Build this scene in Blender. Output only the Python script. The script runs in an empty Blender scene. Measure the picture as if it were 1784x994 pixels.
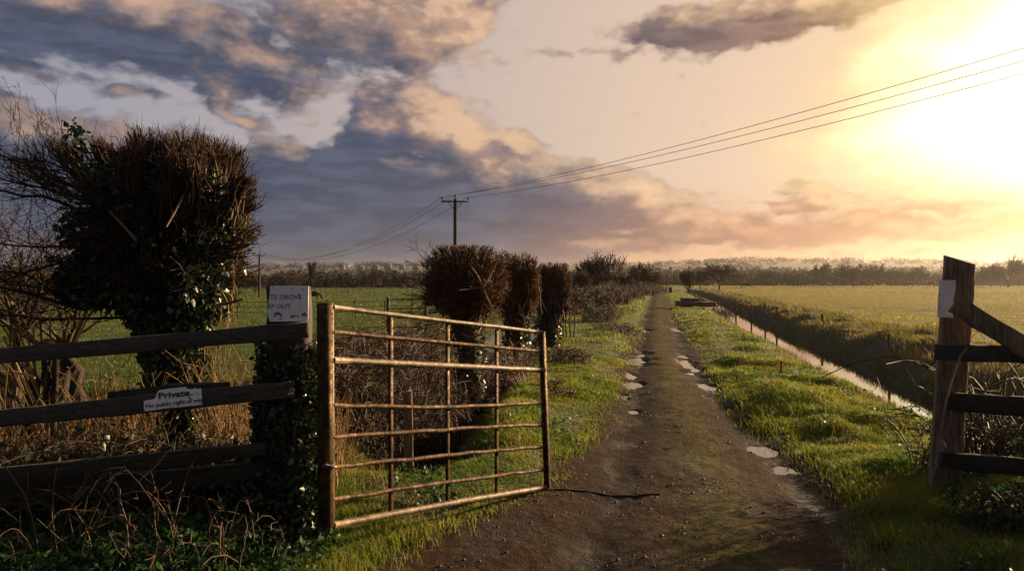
import bpy, math, random
import numpy as np
from mathutils import Vector, Matrix

# ------------------------------------------------------------------ camera, sky, sun, exposure
sc = bpy.context.scene
COL = sc.collection
F, HX, HY, CH = 1387.0, 892.0, 488.0, 1.6        # focal length (px), horizon, eye height
cam = bpy.data.cameras.new('camera')
cam.lens, cam.sensor_width = 28.0, 36.0
cam.shift_y = -9.0 / 1784.0
cam.clip_start, cam.clip_end = 0.05, 9000
cam_o = bpy.data.objects.new('camera', cam)
cam_o.location = (0, 0, CH)
cam_o.rotation_euler = (math.radians(90), 0, 0)
COL.objects.link(cam_o)
sc.camera = cam_o
sc.view_settings.view_transform = 'Standard'
sc.view_settings.look = 'None'
sc.view_settings.gamma = 1.0
sc.view_settings.use_curve_mapping = False
sc.view_settings.exposure = 1.15
sc.cycles.use_denoising = True
sc.cycles.max_bounces = 6
sc.cycles.transparent_max_bounces = 6
sc.cycles.volume_bounces = 0

SUN_AZ, SUN_EL = math.radians(54), math.radians(12.5)
sun = bpy.data.lights.new('sun', 'SUN')
sun.energy, sun.angle, sun.color = 5.0, math.radians(0.6), (1.0, 0.71, 0.41)
sun_o = bpy.data.objects.new('sun', sun)
sd = Vector((math.sin(SUN_AZ) * math.cos(SUN_EL), math.cos(SUN_AZ) * math.cos(SUN_EL), math.sin(SUN_EL)))
sun_o.rotation_euler = sd.to_track_quat('Z', 'Y').to_euler()
sun_o.location = (30, 30, 20)
COL.objects.link(sun_o)


def srgb(r, g, b):
    def c(v):
        v /= 255.0
        return v / 12.92 if v <= 0.04045 else ((v + 0.055) / 1.055) ** 2.4
    return (c(r), c(g), c(b))


class X:
    """small expression wrapper round node sockets"""
    def __init__(s, nt, sock): s.nt, s.s = nt, sock
    def _m(s, op, o=None, o2=None, rev=False):
        n = s.nt.nodes.new('ShaderNodeMath'); n.operation = op
        a, b = (o, s) if rev else (s, o)
        for i, v in enumerate((a, b, o2)):
            if v is None: continue
            if isinstance(v, X): s.nt.links.new(v.s, n.inputs[i])
            else: n.inputs[i].default_value = v
        return X(s.nt, n.outputs[0])
    def __add__(s, o): return s._m('ADD', o)
    def __radd__(s, o): return s._m('ADD', o)
    def __sub__(s, o): return s._m('SUBTRACT', o)
    def __rsub__(s, o): return s._m('SUBTRACT', o, rev=True)
    def __mul__(s, o): return s._m('MULTIPLY', o)
    def __rmul__(s, o): return s._m('MULTIPLY', o)
    def smooth(s, a, b, lo=0.0, hi=1.0):
        n = s.nt.nodes.new('ShaderNodeMapRange'); n.interpolation_type = 'SMOOTHSTEP'
        s.nt.links.new(s.s, n.inputs[0])
        for i, v in enumerate((a, b, lo, hi)): n.inputs[1 + i].default_value = v
        return X(s.nt, n.outputs[0])


def mixc(nt, fac, a, b, mode='MIX'):
    n = nt.nodes.new('ShaderNodeMix'); n.data_type = 'RGBA'; n.blend_type = mode
    n.clamp_result = False
    for sock, v in ((n.inputs[0], fac), (n.inputs[6], a), (n.inputs[7], b)):
        if isinstance(v, X): nt.links.new(v.s, sock)
        elif isinstance(v, (int, float)): sock.default_value = v
        else: sock.default_value = (v[0], v[1], v[2], 1)
    return X(nt, n.outputs[2])


def comb(nt, x, y, z):
    n = nt.nodes.new('ShaderNodeCombineXYZ')
    for i, v in enumerate((x, y, z)):
        if isinstance(v, X): nt.links.new(v.s, n.inputs[i])
        else: n.inputs[i].default_value = v
    return X(nt, n.outputs[0])


def noise_tex(nt, vec, scale, detail=4, rough=0.5, dist=0.0, color=False, flat=False):
    n = nt.nodes.new('ShaderNodeTexNoise')
    if flat: n.noise_dimensions = '2D'
    n.inputs['Scale'].default_value = scale
    n.inputs['Detail'].default_value = detail
    n.inputs['Roughness'].default_value = rough
    n.inputs['Distortion'].default_value = dist
    if vec is not None: nt.links.new(vec.s, n.inputs['Vector'])
    return X(nt, n.outputs[1 if color else 0])


def vmath(nt, op, a, b):
    n = nt.nodes.new('ShaderNodeVectorMath'); n.operation = op
    for i, v in enumerate((a, b)):
        if v is None: continue
        if isinstance(v, X): nt.links.new(v.s, n.inputs[i])
        else: n.inputs[i].default_value = v
    return X(nt, n.outputs[1 if op == 'LENGTH' else 0])


def sky_dir(px, py):
    """azimuth and elevation (degrees) of a direction in the sky"""
    return (math.degrees(math.atan((px - HX) / F)),
            math.degrees(math.atan((HY - py) / math.hypot(F, px - HX))))


# cloud banks: (px, py, half width, half height, tilt deg (up to the right), amount, low grey deck?)
BANKS = [
    (40, 40, 330, 85, -6, 1.3, .9), (300, 70, 230, 75, -12, 1.3, .75), (420, 115, 130, 60, -30, .9, .6), (640, 50, 230, 110, -4, 1.5, 0), (530, 150, 75, 50, -35, .7, .1),
    (790, 10, 150, 70, 25, 1.0, 0), (170, 0, 330, 50, 0, .8, .4),
    (10, 110, 75, 32, -5, .7, .1), (200, 163, 110, 20, -3, .8, .1), (372, 158, 45, 40, -45, 1.1, .1), (435, 208, 65, 20, -18, .9, .1),
    (0, 205, 240, 45, -8, 1.1, .7), (60, 310, 420, 120, -6, 1.7, 1), (420, 345, 400, 105, -6, 1.8, 1), (760, 375, 330, 85, -3, 1.6, 1), (620, 290, 200, 45, -6, .9, .9),
    (690, 215, 95, 60, 8, 1.7, .5), (800, 225, 100, 55, -14, 1.6, 0), (640, 205, 40, 45, 0, .8, .3), (905, 242, 45, 18, -8, 1.0, .5), (960, 296, 190, 40, -10, 1.2, .75),
    (1110, 352, 170, 36, -5, 1.4, .75), (620, 425, 700, 30, -1, 1.0, .9), (1190, 392, 300, 26, 0, 1.1, .8), (1230, 424, 420, 14, 1, 1.0, .7), (480, 452, 640, 22, 0, 1.0, .9),
    (1290, 42, 240, 48, 3, 1.5, 1), (1170, 50, 120, 36, 0, .8, .9), (1480, 0, 220, 36, 12, 1.0, .3), (1060, 100, 170, 14, -2, .5, 0), (860, 320, 240, 40, -8, .9, .8),
    (1440, 333, 80, 16, -10, 1.5, .8), (1390, 352, 120, 12, -4, 1.0, .6), (1590, 350, 190, 28, 2, .9, .3), (1660, 335, 100, 30, 0, .9, .2), (1500, 395, 340, 16, 2, 1.2, .7), (1740, 400, 240, 22, 2, .8, .2),
    (1580, 442, 520, 10, 1, .6, .3),
    (-700, 250, 600, 200, 0, 1.1, 1), (2500, 330, 500, 60, 0, .8, 0),
]


def cloud_group():
    g = bpy.data.node_groups.new('cloud_amount', 'ShaderNodeTree')
    g.interface.new_socket('P', in_out='INPUT', socket_type='NodeSocketVector')
    g.interface.new_socket('D', in_out='OUTPUT', socket_type='NodeSocketFloat')
    g.interface.new_socket('T', in_out='OUTPUT', socket_type='NodeSocketFloat')
    g.interface.new_socket('K', in_out='OUTPUT', socket_type='NodeSocketFloat')
    gi = g.nodes.new('NodeGroupInput'); go = g.nodes.new('NodeGroupOutput')
    p = X(g, gi.outputs[0])
    st = vmath(g, 'MULTIPLY', p, (1, 1.9, 1))
    w1 = noise_tex(g, st, 0.20, 3, 0.55, 0.0, True, True)
    off = vmath(g, 'MULTIPLY', vmath(g, 'SUBTRACT', w1, (.5, .5, .5)), (4.6, 2.2, 0))
    q = vmath(g, 'ADD', p, off)
    tot = deck = None
    for (px, py, rx, ry, tilt, a, dk) in BANKS:
        c = sky_dir(px, py)
        e = sky_dir(px + rx, py)[0] - sky_dir(px - rx, py)[0]
        v = sky_dir(px, py - ry)[1] - sky_dir(px, py + ry)[1]
        m = g.nodes.new('ShaderNodeMapping'); m.vector_type = 'TEXTURE'
        g.links.new(q.s, m.inputs[0])
        m.inputs[1].default_value = (c[0], c[1], 0)
        m.inputs[2].default_value = (0, 0, math.radians(tilt))
        m.inputs[3].default_value = (e * .5 * 1.4, v * .5 * 1.4, 1)
        r = vmath(g, 'LENGTH', X(g, m.outputs[0]), None).smooth(0.0, 1.0, a, 0.0)
        tot = r if tot is None else tot + r
        if dk: deck = r * dk if deck is None else deck + r * dk
    fine = noise_tex(g, st, 0.38, 9, 0.62, 0.0, False, True)
    vo = g.nodes.new('ShaderNodeTexVoronoi'); vo.voronoi_dimensions = '2D'; vo.inputs['Scale'].default_value = .62; vo.inputs['Detail'].default_value = 1.0
    g.links.new(vmath(g, 'ADD', st, vmath(g, 'MULTIPLY', vmath(g, 'SUBTRACT', w1, (.5, .5, .5)), (3, 3, 0))).s, vo.inputs['Vector'])
    d = tot + (fine - 0.5) * 1.45 - (X(g, vo.outputs['Distance']) - .45) * .34
    g.links.new(d.s, go.inputs[0]); g.links.new(tot.s, go.inputs[1]); g.links.new(deck.s, go.inputs[2])
    return g


def build_world():
    w = bpy.data.worlds.new('World'); sc.world = w
    w.use_nodes = True
    nt = w.node_tree
    bg = nt.nodes['Background']
    STR = 0.1
    bg.inputs[1].default_value = STR
    tc = nt.nodes.new('ShaderNodeTexCoord')
    d = X(nt, tc.outputs['Generated'])
    sp = nt.nodes.new('ShaderNodeSeparateXYZ'); nt.links.new(d.s, sp.inputs[0])
    dx, dy, dz = (X(nt, sp.outputs[i]) for i in range(3))
    az = dx._m('ARCTAN2', dy) * 57.2958
    el = dz._m('ARCSINE') * 57.2958
    p = comb(nt, az, el, 0.0)
    sky = nt.nodes.new('ShaderNodeTexSky'); sky.sky_type = 'NISHITA'
    sky.sun_disc = False
    sky.sun_elevation = SUN_EL
    sky.sun_rotation = SUN_AZ
    sky.dust_density = 2.0
    k = 1.0 / STR / (2 ** sc.view_settings.exposure)

    def C(r, g, b, m=1.0):
        c = srgb(r, g, b)
        return (c[0] * k * m, c[1] * k * m, c[2] * k * m)
    # air between the clouds: the physical sky, warmed by the evening dust
    ga, ge = 39.0, 9.5
    wv = noise_tex(nt, vmath(nt, 'MULTIPLY', p, (1, 2.2, 1)), 0.12, 4, .55, 0.0, False, True)
    ang = ((az - ga) * (az - ga) + (el - ge) * (el - ge) * 1.7)._m('SQRT')
    near = ang.smooth(74, 12)          # 1 at the sun, 0 far away
    clear = mixc(nt, near, C(160, 158, 170), C(236, 202, 172))
    clear = mixc(nt, el.smooth(8, 0.0, 0, .8), clear, mixc(nt, near, C(130, 126, 142), C(226, 150, 98)))
    clear = mixc(nt, 0.04, clear, X(nt, sky.outputs[0]))
    clear = mixc(nt, ang.smooth(72, 120, 0, .85), clear, C(62, 68, 84))       # the sky behind the viewer is overcast
    g = cloud_group()

    def dens(vec):
        n = nt.nodes.new('ShaderNodeGroup'); n.node_tree = g
        nt.links.new(vec.s, n.inputs[0])
        return X(nt, n.outputs[0]), X(nt, n.outputs[1]), X(nt, n.outputs[2])
    D0, T0, K0 = dens(p)
    D1, _, _ = dens(vmath(nt, 'ADD', p, comb(nt, D0 * 1e-7 + 1.6, 0.8, 0.0)))      # evaluated one after another: shorter shader stack
    _, D2, _ = dens(vmath(nt, 'ADD', p, comb(nt, D1 * 1e-7 + 7.0, 2.6, 0.0)))
    alpha = D0.smooth(0.10, 0.88)
    soft = noise_tex(nt, vmath(nt, 'MULTIPLY', p, (1, 1.8, 1)), 0.17, 5, .55, 0.0, False, True)
    lit = ((D0 - D1) * .75 + (T0 - D2) * .26 - K0 * 0.66 + (soft - .5) * 1.5 + 0.28).smooth(-0.45, 1.55)
    nearc = ang.smooth(64, 14)
    neard = ang.smooth(44, 12)
    dark = mixc(nt, neard, C(62, 74, 98), C(152, 116, 106))
    light = mixc(nt, nearc, C(194, 158, 136), C(236, 188, 150))
    dark = mixc(nt, el.smooth(11, 19, 0, .7), dark, mixc(nt, neard, C(76, 78, 92), C(108, 84, 74)))
    streak = noise_tex(nt, vmath(nt, 'MULTIPLY', p, (1, 4.5, 1)), 0.2, 5, .6, 0.0, False, True)
    dark = mixc(nt, streak.smooth(.36, .68, 0, .5), dark, mixc(nt, neard, C(100, 110, 134), C(196, 150, 124)))
    puff = noise_tex(nt, vmath(nt, 'MULTIPLY', p, (1, 1.6, 1)), 0.55, 6, .6, 0.0, False, True)
    light = mixc(nt, puff.smooth(.40, .68, 0, .55), light, mixc(nt, nearc, C(136, 124, 130), C(206, 166, 146)))
    light = mixc(nt, (D0 - D1).smooth(.1, .7, 0, .8), light, mixc(nt, nearc, C(216, 178, 152), C(255, 216, 170)))
    low = el.smooth(7.0, 1.0, 0, .85) * ang.smooth(46, 18)
    light = mixc(nt, low, light, C(246, 164, 92))
    dark = mixc(nt, low * .8, dark, C(184, 112, 82))
    cloud = mixc(nt, lit, dark, light)
    col = mixc(nt, alpha, clear, cloud)
    # thin brighter gap under the deck at the horizon
    gap = el.smooth(1.5, 0.3, 0, .6) * streak.smooth(.3, .55)
    col = mixc(nt, gap, col, mixc(nt, near, C(150, 138, 148), C(240, 142, 74)))
    # the low sun lights the thin cloud in front of it
    up_ = (el + (wv - .5) * 5).smooth(4.0, 8.5)
    angw = ang + (wv - .5) * 12
    g1 = angw.smooth(25, 6) * (up_ * .75 + .25)
    g2 = angw.smooth(20, 3) * up_
    col = mixc(nt, g1, col, C(255, 216, 112, 1.1))
    col = mixc(nt, g2, col, C(255, 248, 215, 2.2))
    nt.links.new(col.s, bg.inputs[0])
    w.cycles.sampling_method = 'NONE'


build_world()


# ------------------------------------------------------------------ helpers
def P(px, py, Y):
    return np.array(((px - HX) / F * Y, Y, CH - (py - HY) / F * Y))


def _h(ix, iy, seed):
    n = (ix.astype(np.int64) * 374761393 + iy.astype(np.int64) * 668265263 + seed * 974634777) & 0x7fffffff
    n = ((n ^ (n >> 13)) * 1274126177) & 0x7fffffff
    return ((n ^ (n >> 16)) & 0xffff) / 65535.0


def vn(x, y, seed=0):
    x = np.asarray(x, float); y = np.asarray(y, float)
    ix, iy = np.floor(x), np.floor(y)
    fx, fy = x - ix, y - iy
    fx = fx * fx * (3 - 2 * fx); fy = fy * fy * (3 - 2 * fy)
    a = _h(ix, iy, seed); b = _h(ix + 1, iy, seed); c = _h(ix, iy + 1, seed); d = _h(ix + 1, iy + 1, seed)
    return (a * (1 - fx) + b * fx) * (1 - fy) + (c * (1 - fx) + d * fx) * fy - 0.5


def fbm(x, y, seed=0, o=4):
    t = 0; a = 1.0
    for i in range(o):
        t = t + a * vn(np.asarray(x) * 2 ** i, np.asarray(y) * 2 ** i, seed + i * 17); a *= .5
    return t


def sstep(a, b, x):
    t = np.clip((np.asarray(x, float) - a) / (b - a), 0, 1)
    return t * t * (3 - 2 * t)


class MB:
    def __init__(s): s.v, s.f, s.n, s.att = [], [], 0, []
    def add(s, v, f):
        v = np.asarray(v, float).reshape(-1, 3); f = np.asarray(f, np.int64)
        s.v.append(v); s.f.append(f + s.n); s.n += len(v)
        return s
    def poly(s, v):
        v = np.asarray(v, float); return s.add(v, [list(range(len(v)))])
    def box(s, a, b, u, w, wu, ww, taper=1.0):
        """beam from a to b; u, w unit side vectors; wu, ww full widths"""
        a, b, u, w = (np.asarray(q, float) for q in (a, b, u, w))
        vs = []
        for p, t in ((a, 1.0), (b, taper)):
            for i, j in ((-1, -1), (1, -1), (1, 1), (-1, 1)):
                vs.append(p + u * wu * .5 * i * t + w * ww * .5 * j * t)
        return s.add(vs, [(3, 2, 1, 0), (4, 5, 6, 7), (0, 1, 5, 4), (1, 2, 6, 5), (2, 3, 7, 6), (3, 0, 4, 7)])
    def tubes(s, pts, rad, k=5):
        pts = np.asarray(pts, float); rad = np.asarray(rad, float)
        if pts.ndim == 2: pts = pts[None]; rad = rad[None]
        T, n, _ = pts.shape
        tg = np.gradient(pts, axis=1); tg /= np.linalg.norm(tg, axis=2, keepdims=True) + 1e-9
        ref = np.where(np.abs(tg[:, :1, 2:3]) > .85, np.array([1., 0, 0]), np.array([0, 0, 1.]))
        a = np.cross(tg, np.broadcast_to(ref, tg.shape)); a /= np.linalg.norm(a, axis=2, keepdims=True) + 1e-9
        b = np.cross(tg, a)
        th = np.arange(k) * 2 * np.pi / k
        ring = pts[:, :, None] + rad[:, :, None, None] * (np.cos(th)[None, None, :, None] * a[:, :, None] + np.sin(th)[None, None, :, None] * b[:, :, None])
        v = ring.reshape(-1, 3)
        t, i, j = np.meshgrid(np.arange(T), np.arange(n - 1), np.arange(k), indexing='ij')
        base = t * n * k
        f = np.stack([base + i * k + j, base + i * k + (j + 1) % k, base + (i + 1) * k + (j + 1) % k, base + (i + 1) * k + j], -1).reshape(-1, 4)
        s.add(v, f)
        if k > 3:
            tt = np.arange(T) * n * k
            s.f.append(np.array([[x + j for j in range(k)] for x in tt]) + s.n - len(v))
            s.f.append(np.array([[x + (n - 1) * k + j for j in reversed(range(k))] for x in tt]) + s.n - len(v))
        return s
    def leaves(s, pos, size, rng, up=0.3, aspect=.8):
        pos = np.asarray(pos, float); N = len(pos)
        d = rng.normal(size=(N, 3)); d[:, 2] -= .35; d /= np.linalg.norm(d, axis=1, keepdims=True)
        r = rng.normal(size=(N, 3)); r[:, 2] += up
        sd_ = np.cross(d, r); sd_ /= np.linalg.norm(sd_, axis=1, keepdims=True) + 1e-9
        nn = np.cross(sd_, d)
        L = (np.asarray(size) * rng.uniform(.6, 1.35, N))[:, None]
        v = np.stack([pos, pos + d * L * .35 + sd_ * L * .5 * aspect + nn * L * .12, pos + d * L * .7 + sd_ * L * .28 * aspect + nn * L * .06,
                      pos + d * L, pos + d * L * .7 - sd_ * L * .28 * aspect + nn * L * .06, pos + d * L * .35 - sd_ * L * .5 * aspect + nn * L * .12], 1)
        i = np.arange(N)[:, None] * 6
        return s.add(v.reshape(-1, 3), np.concatenate([i + np.array([0, 1, 2, 3]), i + np.array([0, 3, 4, 5])]))
    def blades(s, pos, h, w, rng, lean=.45, bias=(0, 0)):
        pos = np.asarray(pos, float); N = len(pos)
        h = np.broadcast_to(h, N) * rng.uniform(.55, 1.3, N); w = np.broadcast_to(w, N)
        a = rng.uniform(0, 2 * np.pi, N); side = np.stack([np.cos(a), np.sin(a), 0 * a], 1)
        b = rng.uniform(0, 2 * np.pi, N); l = rng.uniform(.1, 1, N) * lean
        ln = np.stack([np.cos(b) * l + bias[0], np.sin(b) * l + bias[1], 0 * b], 1) * h[:, None]
        up = np.array([0, 0, 1.])
        hw = (w * .5)[:, None]
        m = pos + ln * .35 + up * (h * .6)[:, None]
        t = pos + ln + up * (h * (1 - .25 * l))[:, None]
        v = np.stack([pos - side * hw, pos + side * hw, m + side * hw * .75, m - side * hw * .75, t], 1)
        i = np.arange(N)[:, None] * 5
        s.add(v.reshape(-1, 3), i + np.array([0, 1, 2, 3]))
        s.f.append(i + np.array([3, 2, 4]) + s.n - N * 5)
        return s
    def mesh(s, name, origin=(0, 0, 0), smooth=False):
        me = bpy.data.meshes.new(name)
        v = np.concatenate(s.v) - np.asarray(origin, float)
        me.vertices.add(len(v)); me.vertices.foreach_set('co', v.astype(np.float32).ravel())
        li = np.concatenate([f.ravel() for f in s.f]).astype(np.int32)
        cnt = np.concatenate([np.full(len(f), f.shape[1]) for f in s.f])
        st = np.concatenate([[0], np.cumsum(cnt)[:-1]]).astype(np.int32)
        me.loops.add(len(li)); me.loops.foreach_set('vertex_index', li)
        me.polygons.add(len(st)); me.polygons.foreach_set('loop_start', st)
        if smooth: me.polygons.foreach_set('use_smooth', np.ones(len(st), bool))
        for (an, vals) in s.att:
            at = me.attributes.new(an, 'FLOAT', 'POINT'); at.data.foreach_set('value', np.asarray(vals, np.float32))
        me.update(calc_edges=True)
        return me


def tag(o, label=None, cat=None, group=None, kind=None):
    if label: o['label'] = label
    if cat: o['category'] = cat
    if group: o['group'] = group
    if kind: o['kind'] = kind
    return o


def thing(name, label, cat, loc, group=None):
    o = bpy.data.objects.new(name, None); COL.objects.link(o)
    o.empty_display_size = .2
    o.location = [float(c) for c in loc]
    o['o'] = 0; del o['o']
    return tag(o, label, cat, group)


def part(name, mb, m, parent, label=None, smooth=False, kind=None):
    org = parent
    while org.parent: org = org.parent
    me = mb.mesh(name, tuple(org.location), smooth)
    me.materials.append(m)
    o = bpy.data.objects.new(name, me); COL.objects.link(o); o.parent = parent
    return tag(o, label, None, None, kind)


def solo(name, mb, m, loc, label=None, cat=None, group=None, kind=None, smooth=False):
    me = mb.mesh(name, tuple(loc), smooth)
    me.materials.append(m)
    o = bpy.data.objects.new(name, me); COL.objects.link(o); o.location = [float(c) for c in loc]
    return tag(o, label, cat, group, kind)


def copy_tree(o, parent=None):
    c = o.copy(); COL.objects.link(c); c.parent = parent
    for ch in list(o.children): copy_tree(ch, c)
    return c


# ------------------------------------------------------------------ materials
def new_mat(name):
    m = bpy.data.materials.new(name); m.use_nodes = True
    return m, m.node_tree, m.node_tree.nodes['Principled BSDF']


def ramp(nt, fac, cols, lo=0.0, hi=1.0):
    r = nt.nodes.new('ShaderNodeValToRGB')
    while len(r.color_ramp.elements) < len(cols): r.color_ramp.elements.new(.5)
    for i, c in enumerate(cols):
        e = r.color_ramp.elements[i]; e.position = lo + (hi - lo) * i / max(1, len(cols) - 1); e.color = (*c, 1)
    nt.links.new(fac.s, r.inputs[0])
    return X(nt, r.outputs[0])


def coords(nt, stretch=(1, 1, 1)):
    tc = nt.nodes.new('ShaderNodeTexCoord')
    return vmath(nt, 'MULTIPLY', X(nt, tc.outputs['Object']), stretch)


def bump(nt, pb, h, strength, dist):
    b = nt.nodes.new('ShaderNodeBump'); b.inputs['Strength'].default_value = strength; b.inputs['Distance'].default_value = dist
    nt.links.new(h.s, b.inputs['Height']); nt.links.new(b.outputs[0], pb.inputs['Normal'])


def surf(name, cols, scale=4, stretch=(1, 1, 1), rough=.8, detail=6, bs=.5, bd=.01, spread=(.3, .7), metal=0, dist=0.0, rough2=None):
    m, nt, pb = new_mat(name)
    v = coords(nt, stretch)
    n = noise_tex(nt, v, scale, detail, .6, dist)
    c = ramp(nt, n, cols, *spread)
    nt.links.new(c.s, pb.inputs['Base Color'])
    n2 = noise_tex(nt, v, scale * 4, 4, .6)
    pb.inputs['Metallic'].default_value = metal
    if rough2 is not None: nt.links.new(n2.smooth(.35, .65, rough, rough2).s, pb.inputs['Roughness'])
    else: pb.inputs['Roughness'].default_value = rough
    if bs: bump(nt, pb, n + n2 * .5, bs, bd)
    return m


def foliage(name, cols, trans=.4, rough=.55, spec=.3, tcol=1.5, patch=None):
    m, nt, pb = new_mat(name)
    gi = nt.nodes.new('ShaderNodeNewGeometry')
    fac = X(nt, gi.outputs['Random Per Island'])
    if patch:
        pn = noise_tex(nt, coords(nt), patch, 3, .55)
        fac = fac * .55 + pn.smooth(.3, .7) * .45
    c = ramp(nt, fac, cols)
    nt.links.new(c.s, pb.inputs['Base Color'])
    pb.inputs['Roughness'].default_value = rough
    pb.inputs['Specular IOR Level'].default_value = spec
    tr = nt.nodes.new('ShaderNodeBsdfTranslucent')
    nt.links.new(mixc(nt, 1.0, c, (tcol, tcol, tcol * .6), 'MULTIPLY').s, tr.inputs[0])
    mx = nt.nodes.new('ShaderNodeMixShader'); mx.inputs[0].default_value = trans
    nt.links.new(pb.outputs[0], mx.inputs[1]); nt.links.new(tr.outputs[0], mx.inputs[2])
    nt.links.new(mx.outputs[0], nt.nodes['Material Output'].inputs[0])
    return m


M = {}
M['rust'] = surf('rusty_steel', [(.010, .007, .005), (.04, .018, .008), (.10, .052, .015), (.19, .12, .042)], 13, (1, 1, 1), .6, 10, .8, .005, (.3, .7), 0.6, .6, .85)
M['tube'] = surf('worn_tube', [(.03, .017, .009), (.14, .085, .032), (.29, .215, .115)], 16, (1, 1, 1), .5, 10, .7, .003, (.28, .7), .1, .3, .7)
M['wood'] = surf('weathered_wood', [(.012, .010, .008), (.045, .036, .028), (.095, .078, .06)], 5, (2, 9, 22), .85, 8, .7, .006, (.28, .72), 0, .8)
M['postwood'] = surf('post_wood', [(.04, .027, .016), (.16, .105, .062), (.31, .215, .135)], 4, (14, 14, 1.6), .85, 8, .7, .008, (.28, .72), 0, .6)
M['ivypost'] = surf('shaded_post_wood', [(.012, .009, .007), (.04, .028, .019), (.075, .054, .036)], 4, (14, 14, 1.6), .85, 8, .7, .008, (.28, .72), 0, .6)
M['mosswood'] = surf('mossy_wood', [(.008, .007, .005), (.028, .023, .014), (.045, .043, .02)], 6, (2, 6, 14), .9, 7, .7, .006)
M['bark'] = surf('bark', [(.012, .009, .007), (.05, .036, .024), (.11, .078, .048)], 9, (3, 3, .7), .9, 8, 1.0, .03)
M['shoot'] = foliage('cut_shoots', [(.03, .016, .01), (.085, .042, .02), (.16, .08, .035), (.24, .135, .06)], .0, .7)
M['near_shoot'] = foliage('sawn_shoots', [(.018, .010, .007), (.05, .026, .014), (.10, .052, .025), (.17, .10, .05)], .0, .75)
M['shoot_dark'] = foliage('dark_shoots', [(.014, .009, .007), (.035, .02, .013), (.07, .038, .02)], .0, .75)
M['twig'] = foliage('far_twigs', [(.035, .024, .016), (.075, .048, .028), (.12, .078, .042)], .0, .8)
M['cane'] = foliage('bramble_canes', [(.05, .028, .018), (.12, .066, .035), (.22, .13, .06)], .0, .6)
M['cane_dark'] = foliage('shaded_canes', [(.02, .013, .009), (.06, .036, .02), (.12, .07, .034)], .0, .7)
M['straw'] = foliage('dead_stems', [(.13, .075, .03), (.28, .17, .07), (.42, .28, .13)], .25, .65)
M['ivy'] = foliage('ivy', [(.006, .016, .008), (.015, .034, .014), (.03, .055, .018), (.06, .075, .025)], .12, .38, .5)
M['nettle'] = foliage('nettles', [(.012, .04, .014), (.03, .085, .025), (.055, .12, .03)], .35, .5)
M['grass'] = foliage('verge_grass', [(.022, .045, .007), (.06, .10, .013), (.12, .16, .022), (.20, .19, .04), (.30, .22, .09)], .5, .5, .25, 1.4, 1.3)
M['fgrass'] = foliage('field_grass', [(.03, .05, .010), (.06, .095, .016), (.11, .125, .025), (.18, .15, .05)], .42, .5, .25, 1.4, .3)
M['flare_grass'] = foliage('flare_tinted_grass', [(.075, .08, .013), (.16, .15, .020), (.23, .19, .03), (.32, .24, .06)], .45, .5, .25, 1.4, .3)  # right field blades, gilded so their colour carries the sun flare
M['bgrass'] = foliage('bank_grass', [(.035, .040, .012), (.085, .08, .022), (.14, .11, .038), (.25, .18, .07)], .45, .6, .2, 1.4, .8)
M['moss'] = foliage('track_moss', [(.06, .06, .012), (.11, .105, .016), (.19, .16, .035)], .3, .7, .2)
M['wood_far'] = foliage('far_woodland', [(.014, .011, .008), (.026, .020, .013), (.042, .031, .018), (.032, .034, .016)], .0, .9, .1)
M['sign'] = surf('sign_white', [(.55, .53, .54), (.76, .74, .75), (.8, .78, .79)], 30, (1, 1, 1), .5, 5, .1, .001, (.25, .5))
M['ink'] = surf('sign_ink', [(.02, .018, .03), (.05, .035, .06)], 60, rough=.6, bs=0)
M['ink2'] = surf('sign_ink_faded', [(.06, .03, .06), (.16, .10, .15)], 90, rough=.6, bs=0)
M['algae'] = surf('sign_algae', [(.035, .035, .008), (.11, .10, .03)], 60, rough=.9, bs=.4, bd=.002)
M['dark'] = surf('dark_iron', [(.015, .013, .012), (.05, .04, .034)], 20, rough=.6, bs=.2, bd=.002)
M['steel'] = surf('zinc_chain', [(.25, .24, .23), (.5, .49, .47)], 40, rough=.35, bs=.1, bd=.001, metal=.9)
M['rope'] = surf('rope', [(.16, .11, .07), (.30, .22, .15)], 30, (1, 1, 6), .9, 4, .8, .003)
M['pole'] = surf('pole_wood', [(.02, .016, .013), (.06, .048, .036)], 3, (4, 4, .5), .85, bs=.3)
M['wire'] = surf('line_wire', [(.02, .02, .022), (.03, .03, .03)], 3, rough=.5, bs=0)
M['porcelain'] = surf('porcelain', [(.03, .02, .018), (.06, .035, .03)], 5, rough=.25, bs=0)
M['cow_dark'] = surf('dark_hide', [(.006, .006, .007), (.02, .017, .015)], 6, rough=.75, bs=.2)
M['cow_brown'] = surf('brown_hide', [(.03, .017, .01), (.07, .04, .022)], 6, rough=.75, bs=.2)
M['cow_white'] = surf('white_hide', [(.45, .36, .28), (.6, .52, .44)], 6, rough=.8, bs=.2)
M['wall'] = surf('house_render', [(.09, .08, .07), (.16, .145, .13)], .6, rough=.9, bs=0)
M['roof'] = surf('house_tiles', [(.09, .05, .04), (.15, .085, .06)], 1.2, rough=.9, bs=0)
M['pane'] = surf('house_glass', [(.02, .025, .03), (.03, .035, .04)], 1, rough=.15, bs=0)
M['stone'] = surf('track_stone', [(.03, .022, .017), (.075, .06, .05), (.15, .125, .108)], 20, rough=.7, bs=.3, bd=.004)
M['log'] = surf('log_wood', [(.045, .03, .02), (.13, .085, .05), (.2, .14, .085)], 6, (1, 4, 4), .85, bs=.6)


def water_mat(name, rough, col, ior, bs):
    m, nt, pb = new_mat(name)
    v = coords(nt, (1, .5, 1))
    pb.inputs['Base Color'].default_value = (*col, 1)
    pb.inputs['Roughness'].default_value = rough
    pb.inputs['IOR'].default_value = ior
    pb.inputs['Specular IOR Level'].default_value = .65
    bump(nt, pb, noise_tex(nt, v, 9, 3, .5), bs, .01)
    return m


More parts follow.
